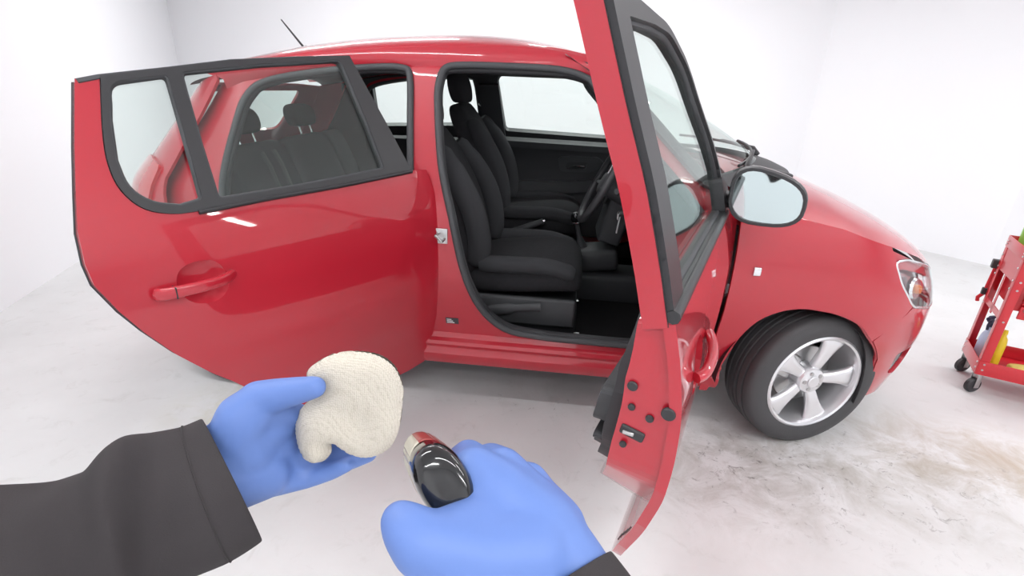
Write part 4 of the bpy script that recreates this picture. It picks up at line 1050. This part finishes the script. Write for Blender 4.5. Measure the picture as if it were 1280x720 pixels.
# ------------------------------------------------------------------ the person: gloved hands and sleeves reaching in
LEFT_HAND = [
    [(-1.3211, -2.3110, 0.9977, 0.0310), (-1.3082, -2.2878, 0.9982, 0.0350), (-1.2892, -2.2676, 1.0034, 0.0370)],
    [(-1.3095, -2.3124, 0.9912, 0.0300), (-1.2885, -2.2874, 0.9809, 0.0310), (-1.2689, -2.2668, 0.9733, 0.0260)],
    [(-1.2863, -2.2760, 1.0221, 0.0260), (-1.2793, -2.2679, 1.0404, 0.0260), (-1.2652, -2.2604, 1.0554, 0.0205)],
    [(-1.2859, -2.2684, 1.0192, 0.0310), (-1.2644, -2.2421, 1.0146, 0.0210)],
    [(-1.2690, -2.2593, 1.0458, 0.0200), (-1.2580, -2.2412, 1.0207, 0.0150)],
    [(-1.2669, -2.2597, 1.0575, 0.0190), (-1.2474, -2.2591, 1.0648, 0.0165), (-1.2281, -2.2589, 1.0714, 0.0140), (-1.2069, -2.2584, 1.0780, 0.0110)],
    [(-1.2892, -2.2676, 1.0034, 0.0300), (-1.2630, -2.2425, 0.9918, 0.0190)],
    [(-1.2587, -2.2571, 1.0512, 0.0150), (-1.2470, -2.2385, 1.0300, 0.0120), (-1.2385, -2.2245, 1.0170, 0.0100)],
    [(-1.2913, -2.2683, 0.9888, 0.0290), (-1.2626, -2.2447, 0.9727, 0.0190)],
    [(-1.2867, -2.2792, 0.9738, 0.0250), (-1.2601, -2.2557, 0.9583, 0.0170)],
    [(-1.2651, -2.2372, 1.0109, 0.0160), (-1.2339, -2.2095, 1.0047, 0.0120), (-1.2000, -2.2067, 1.0110, 0.0100), (-1.1777, -2.2071, 1.0181, 0.0085)],
    [(-1.2629, -2.2432, 0.9767, 0.0150), (-1.2252, -2.2172, 0.9645, 0.0115), (-1.1889, -2.2143, 0.9735, 0.0100), (-1.1648, -2.2164, 0.9837, 0.0085)],
    [(-1.2636, -2.2480, 0.9648, 0.0140), (-1.2266, -2.2266, 0.9524, 0.0110), (-1.1950, -2.2235, 0.9629, 0.0095), (-1.1744, -2.2233, 0.9742, 0.0085)],
    [(-1.2614, -2.2578, 0.9536, 0.0130), (-1.2362, -2.2426, 0.9499, 0.0105), (-1.2124, -2.2381, 0.9579, 0.0090), (-1.1945, -2.2363, 0.9686, 0.0080)]]
RIGHT_HAND = [
    [(-0.9507, -2.4135, 1.0401, 0.0300), (-0.9701, -2.4007, 1.0553, 0.0320), (-0.9875, -2.3896, 1.0684, 0.0330)],
    [(-0.9875, -2.3896, 1.0684, 0.0330), (-1.0171, -2.3763, 1.0873, 0.0260), (-1.0342, -2.3693, 1.0981, 0.0190)],
    [(-0.9851, -2.3841, 1.0679, 0.0300), (-1.0074, -2.3625, 1.0814, 0.0220), (-1.0157, -2.3540, 1.0886, 0.0180)],
    [(-0.9796, -2.3797, 1.0640, 0.0280), (-0.9912, -2.3510, 1.0630, 0.0200), (-0.9971, -2.3425, 1.0695, 0.0170)],
    [(-0.9763, -2.3777, 1.0549, 0.0240), (-0.9833, -2.3458, 1.0471, 0.0170), (-0.9866, -2.3373, 1.0527, 0.0150)],
    [(-1.0342, -2.3693, 1.0981, 0.0180), (-1.0434, -2.3395, 1.0857, 0.0140), (-1.0562, -2.3087, 1.0579, 0.0115), (-1.0735, -2.2953, 1.0283, 0.0095), (-1.0807, -2.2988, 1.0214, 0.0085)],
    [(-1.0157, -2.3540, 1.0886, 0.0180), (-1.0288, -2.3200, 1.0688, 0.0140), (-1.0452, -2.2928, 1.0408, 0.0115), (-1.0685, -2.2857, 1.0132, 0.0095), (-1.0772, -2.2932, 1.0076, 0.0085)],
    [(-0.9971, -2.3425, 1.0695, 0.0160), (-1.0082, -2.3089, 1.0454, 0.0130), (-1.0270, -2.2862, 1.0177, 0.0110), (-1.0541, -2.2860, 0.9928, 0.0095), (-1.0651, -2.2945, 0.9879, 0.0085)],
    [(-0.9866, -2.3373, 1.0527, 0.0140), (-0.9951, -2.3093, 1.0278, 0.0115), (-1.0051, -2.2936, 1.0020, 0.0100), (-1.0318, -2.2973, 0.9807, 0.0085)],
    [(-0.9916, -2.4057, 1.0697, 0.0310), (-1.0181, -2.4193, 1.0775, 0.0270), (-1.0391, -2.4258, 1.0882, 0.0230)],
    [(-1.0232, -2.4046, 1.0804, 0.0260), (-1.0403, -2.4208, 1.0901, 0.0210)],
    [(-1.0391, -2.4258, 1.0882, 0.0230), (-1.0529, -2.4286, 1.0955, 0.0200), (-1.0622, -2.4261, 1.1014, 0.0165), (-1.0687, -2.4224, 1.1040, 0.0130)],
    [(-1.0052, -2.3813, 1.0798, 0.0280), (-1.0252, -2.3933, 1.0819, 0.0240)]]
LEFT_SLEEVE = [(-1.2870, -2.2912, 0.9846, 0.0660), (-1.3011, -2.3068, 0.9815, 0.0670), (-1.3257, -2.3277, 0.9788, 0.0670), (-1.3501, -2.3512, 0.9804, 0.0670), (-1.3703, -2.3762, 0.9825, 0.0660), (-1.3895, -2.4032, 0.9876, 0.0670), (-1.4141, -2.4374, 0.9893, 0.0700), (-1.4561, -2.4760, 0.9712, 0.0720)]
RIGHT_SLEEVE = [(-0.9722, -2.4068, 1.0434, 0.0450), (-0.9643, -2.4160, 1.0372, 0.0470), (-0.9524, -2.4291, 1.0288, 0.0490), (-0.9304, -2.4481, 1.0163, 0.0520), (-0.8956, -2.4722, 0.9883, 0.0560), (-0.8607, -2.5038, 0.9413, 0.0600)]
PAD_OUT = [(-0.0421, 0.0389), (-0.0324, 0.0486), (-0.0122, 0.0591), (0.0122, 0.0608), (0.0324, 0.0567), (0.0462, 0.0446), (0.0527, 0.0243), (0.0518, 0.0081), (0.0462, -0.0243), (0.0348, -0.0454), (0.0146, -0.0543), (-0.0065, -0.0502), (-0.0227, -0.0397), (-0.0259, -0.0518), (-0.0365, -0.0616), (-0.0502, -0.0591), (-0.0583, -0.0405), (-0.0591, -0.0203), (-0.0535, -0.0032), (-0.0437, 0.0081), (-0.0389, 0.0178), (-0.0421, 0.0284)]
PAD_C = Vector((-1.1840, -2.2344, 1.0405))
BOT_A = Vector((-1.0477, -2.3951, 1.1101))
BOT_B = Vector((-1.0921, -2.2927, 1.0395))
BOT_L = Vector((0.5807, -0.2533, -0.7737))  # 0.0517
# axes r u f: (0.9926, 0.1157, 0.0383) (-0.0784, 0.3659, 0.9274) (-0.0932, 0.9234, -0.3722)
AX_R, AX_U, AX_F = Vector((0.9926, 0.1157, 0.0383)), Vector((-0.0784, 0.3659, 0.9274)), Vector((-0.0932, 0.9234, -0.3722))
BASE = Vector((-1.0, -2.72, 0))
person = empty('person', BASE)
tag(person, 'person in dark jacket and blue gloves holding a cream pad and a black bottle', 'person')
def glove(chains, voxel=.0024, smooth=18):
    nu, nv_ = 14, 8
    sph = [(0, 0, 1)]+[(math.sin(math.pi*i/nv_)*math.cos(2*math.pi*j/nu), math.sin(math.pi*i/nv_)*math.sin(2*math.pi*j/nu), math.cos(math.pi*i/nv_)) for i in range(1, nv_) for j in range(nu)]+[(0, 0, -1)]
    sf = [(0, 1+j, 1+(j+1) % nu) for j in range(nu)]
    for i in range(nv_-2):
        for j in range(nu): sf.append((1+i*nu+j, 1+(i+1)*nu+j, 1+(i+1)*nu+(j+1) % nu, 1+i*nu+(j+1) % nu))
    last = len(sph)-1; sf += [(last, last-nu+(j+1) % nu, last-nu+j) for j in range(nu)]
    sa = np.array(sph); VV, FF = [], []
    for ch in chains:
        for (a, b) in zip(ch[:-1], ch[1:]):
            pa, pb = Vector(a[:3]), Vector(b[:3]); ra, rb = a[3], b[3]
            n = max(2, int((pb-pa).length/(min(ra, rb)*.25)))
            for i in range(n+1):
                t = i/n; r_ = ra+(rb-ra)*t; c = pa.lerp(pb, t)-BASE
                o0 = len(VV); VV += [tuple(q) for q in sa*r_+np.array(c)]
                FF += [tuple(o0+k for k in f) for f in sf]
    me = bpy.data.meshes.new('glove'); me.from_pydata(VV, [], FF); me.update()
    o = link('glove', me, GLOVE, person)
    md = o.modifiers.new('remesh', 'REMESH'); md.mode = 'VOXEL'; md.voxel_size = voxel; md.use_smooth_shade = True
    md = o.modifiers.new('smooth', 'SMOOTH'); md.factor = .5; md.iterations = smooth
    return o
glove(LEFT_HAND)
glove(RIGHT_HAND)
def sleeve(path, seed, cuff_in=.012, wr=1.0):
    rnd = random.Random(seed)
    P = catmull([Vector(p[:3])-BASE for p in path], 10, False)
    rr = np.interp(np.linspace(0, len(path)-1, len(P)), range(len(path)), [p[3] for p in path])
    Pt, T, U = frames(P, False); N = 48; rings = []
    fold = [(rnd.uniform(.2, .9), rnd.uniform(0, 6.28), rnd.uniform(14, 34), rnd.choice((-2, -1, 1, 2, 3))) for _ in range(7)]
    ln = [0.0]
    for a, b in zip(Pt[:-1], Pt[1:]): ln.append(ln[-1]+(b-a).length)
    for i, (p, t, u) in enumerate(zip(Pt, T, U)):
        v = t.cross(u); ring = []
        amp = wr*min(1, max(0, (ln[i]-.025)/.05))
        for j in range(N):
            a = 2*math.pi*j/N
            d = sum(w_*math.sin(k*ln[i]*1.6+ph+m_*a) for w_, ph, k, m_ in fold)*.0060*amp
            d += .009*amp*math.exp(-((ln[i]-.075-.02*math.sin(a+seed))/.016)**2)-.009*amp*math.exp(-((ln[i]-.11-.03*math.sin(a*1+1+seed))/.018)**2)
            r_ = rr[i]+d
            ring.append(p+u*(r_*math.cos(a))+v*(r_*math.sin(a)))
        rings.append(ring)
    # turn the hem in so the cuff has an inside
    first = rings[0]; c = Pt[0]; t = T[0]
    hem = [[c+(q-c)*.985-t*.002 for q in first], [c+(q-c)*.95+t*.0 for q in first], [c+(q-c)*.90+t*.03 for q in first], [c+(q-c)*.84+t*.06 for q in first]]
    o = loft('jacket_sleeve', hem[::-1]+rings, SLEEVE, person, cap=False, sub=1, angle=180)
    # stitched hem seam
    i = min(range(len(ln)), key=lambda q: abs(ln[q]-.022))
    tube('hem_seam', [Pt[i]+(q-Pt[i])*1.0006 for q in rings[i]], .0008, SLEEVE, o, closed=True, seg=5)
    return o
sleeve(LEFT_SLEEVE, 4)
sleeve(RIGHT_SLEEVE, 9, wr=.7)

# knitted applicator pad
V, T = tri2d(catmull([Vector((x, y, 0)) for x, y in PAD_OUT], 4), [], .0045)
arr = np.array([[p.x, p.y] for p in resample(catmull([Vector((x, y, 0)) for x, y in PAD_OUT], 4), .002)])
PX = AX_R; PY = (AX_U*.97-AX_F*.24).normalized(); PN = PX.cross(PY).normalized()
f_, b_ = [], []
for (x, y) in V:
    d = poly_dist((x, y), arr); h = .015*(1-(1-min(1, d/.022))**2)**.5
    dent = .004*math.exp(-((x+.035)**2+(y-.022)**2)/.0003)+.003*math.exp(-((x-.01)**2+(y+.01)**2)/.0006)
    lump = .0015*math.sin(90*x+1)*math.sin(80*y)
    f_.append(PX*x+PY*y+PN*(h-dent+lump)); b_.append(PX*x+PY*y-PN*h*.75)
nV = len(V)
o = raw('applicator_pad', f_+b_, [tuple(t) for t in T]+[(nV+t[0], nV+t[2], nV+t[1]) for t in T], KNIT, loc=PAD_C)
bm = bmesh.new(); bm.from_mesh(o.data); bmesh.ops.remove_doubles(bm, verts=bm.verts, dist=.0003); bmesh.ops.recalc_face_normals(bm, faces=bm.faces); bm.to_mesh(o.data); bm.free()
o.data.polygons.foreach_set('use_smooth', [True]*len(o.data.polygons))
md = o.modifiers.new('sub', 'SUBSURF'); md.levels = 1; md.render_levels = 1
tag(o, 'cream knitted polishing pad held in the left gloved hand', 'pad')

# black bottle, base towards the viewer
bot = empty('polish_bottle', BOT_A)
tag(bot, 'glossy black bottle with red and cream label held in the right gloved hand', 'bottle')
ax_ = (BOT_B-BOT_A).normalized(); lu = (BOT_L-ax_*BOT_L.dot(ax_)).normalized(); lv = ax_.cross(lu)
prof = [(-.004, .30, .30), (-.0045, .62, .62), (-.002, .84, .84), (.004, .97, .96), (.012, 1, 1), (.045, 1.0, 1.0)]
bd = loft('bottle_body', [ring_se(ax_*h, lu, lv, .0275*a, .0175*b, 32, .92) for h, a, b in prof]+
     [ring_se(ax_*h, lu, lv, .0275*a, .0175*b, 32, .92) for h, a, b in ((.095, 1, 1), (.105, .9, .88), (.115, .55, .70), (.122, .40, .60))], GLOSSBLK, bot, angle=60)
def wrap(name, mat, h0, h1, t0, t1, k):
    rows = []
    for h in np.linspace(h0, h1, 6):
        rows.append([ax_*h+lu*(.0275*k*math.cos(t))+lv*(.0175*k*math.sin(t)) for t in np.linspace(t0, t1, 14)])
    o = loft(name, rows, mat, bd, closed_ring=False, cap=False, angle=80)
    md = o.modifiers.new('thick', 'SOLIDIFY'); md.thickness = .0003
wrap('label_red', LABELRED, .028, .094, -math.pi, .0, 1.03)
wrap('label_cream', LABELCREAM, .028, .094, 0, math.pi, 1.03)
lathe('bottle_cap', [(.010, 0), (.0105, .002), (.0095, .022), (.0001, .022)], BLACKP, bd, seg=20, loc=ax_*.120, rot=ax_.to_track_quat('Z', 'Y').to_euler())
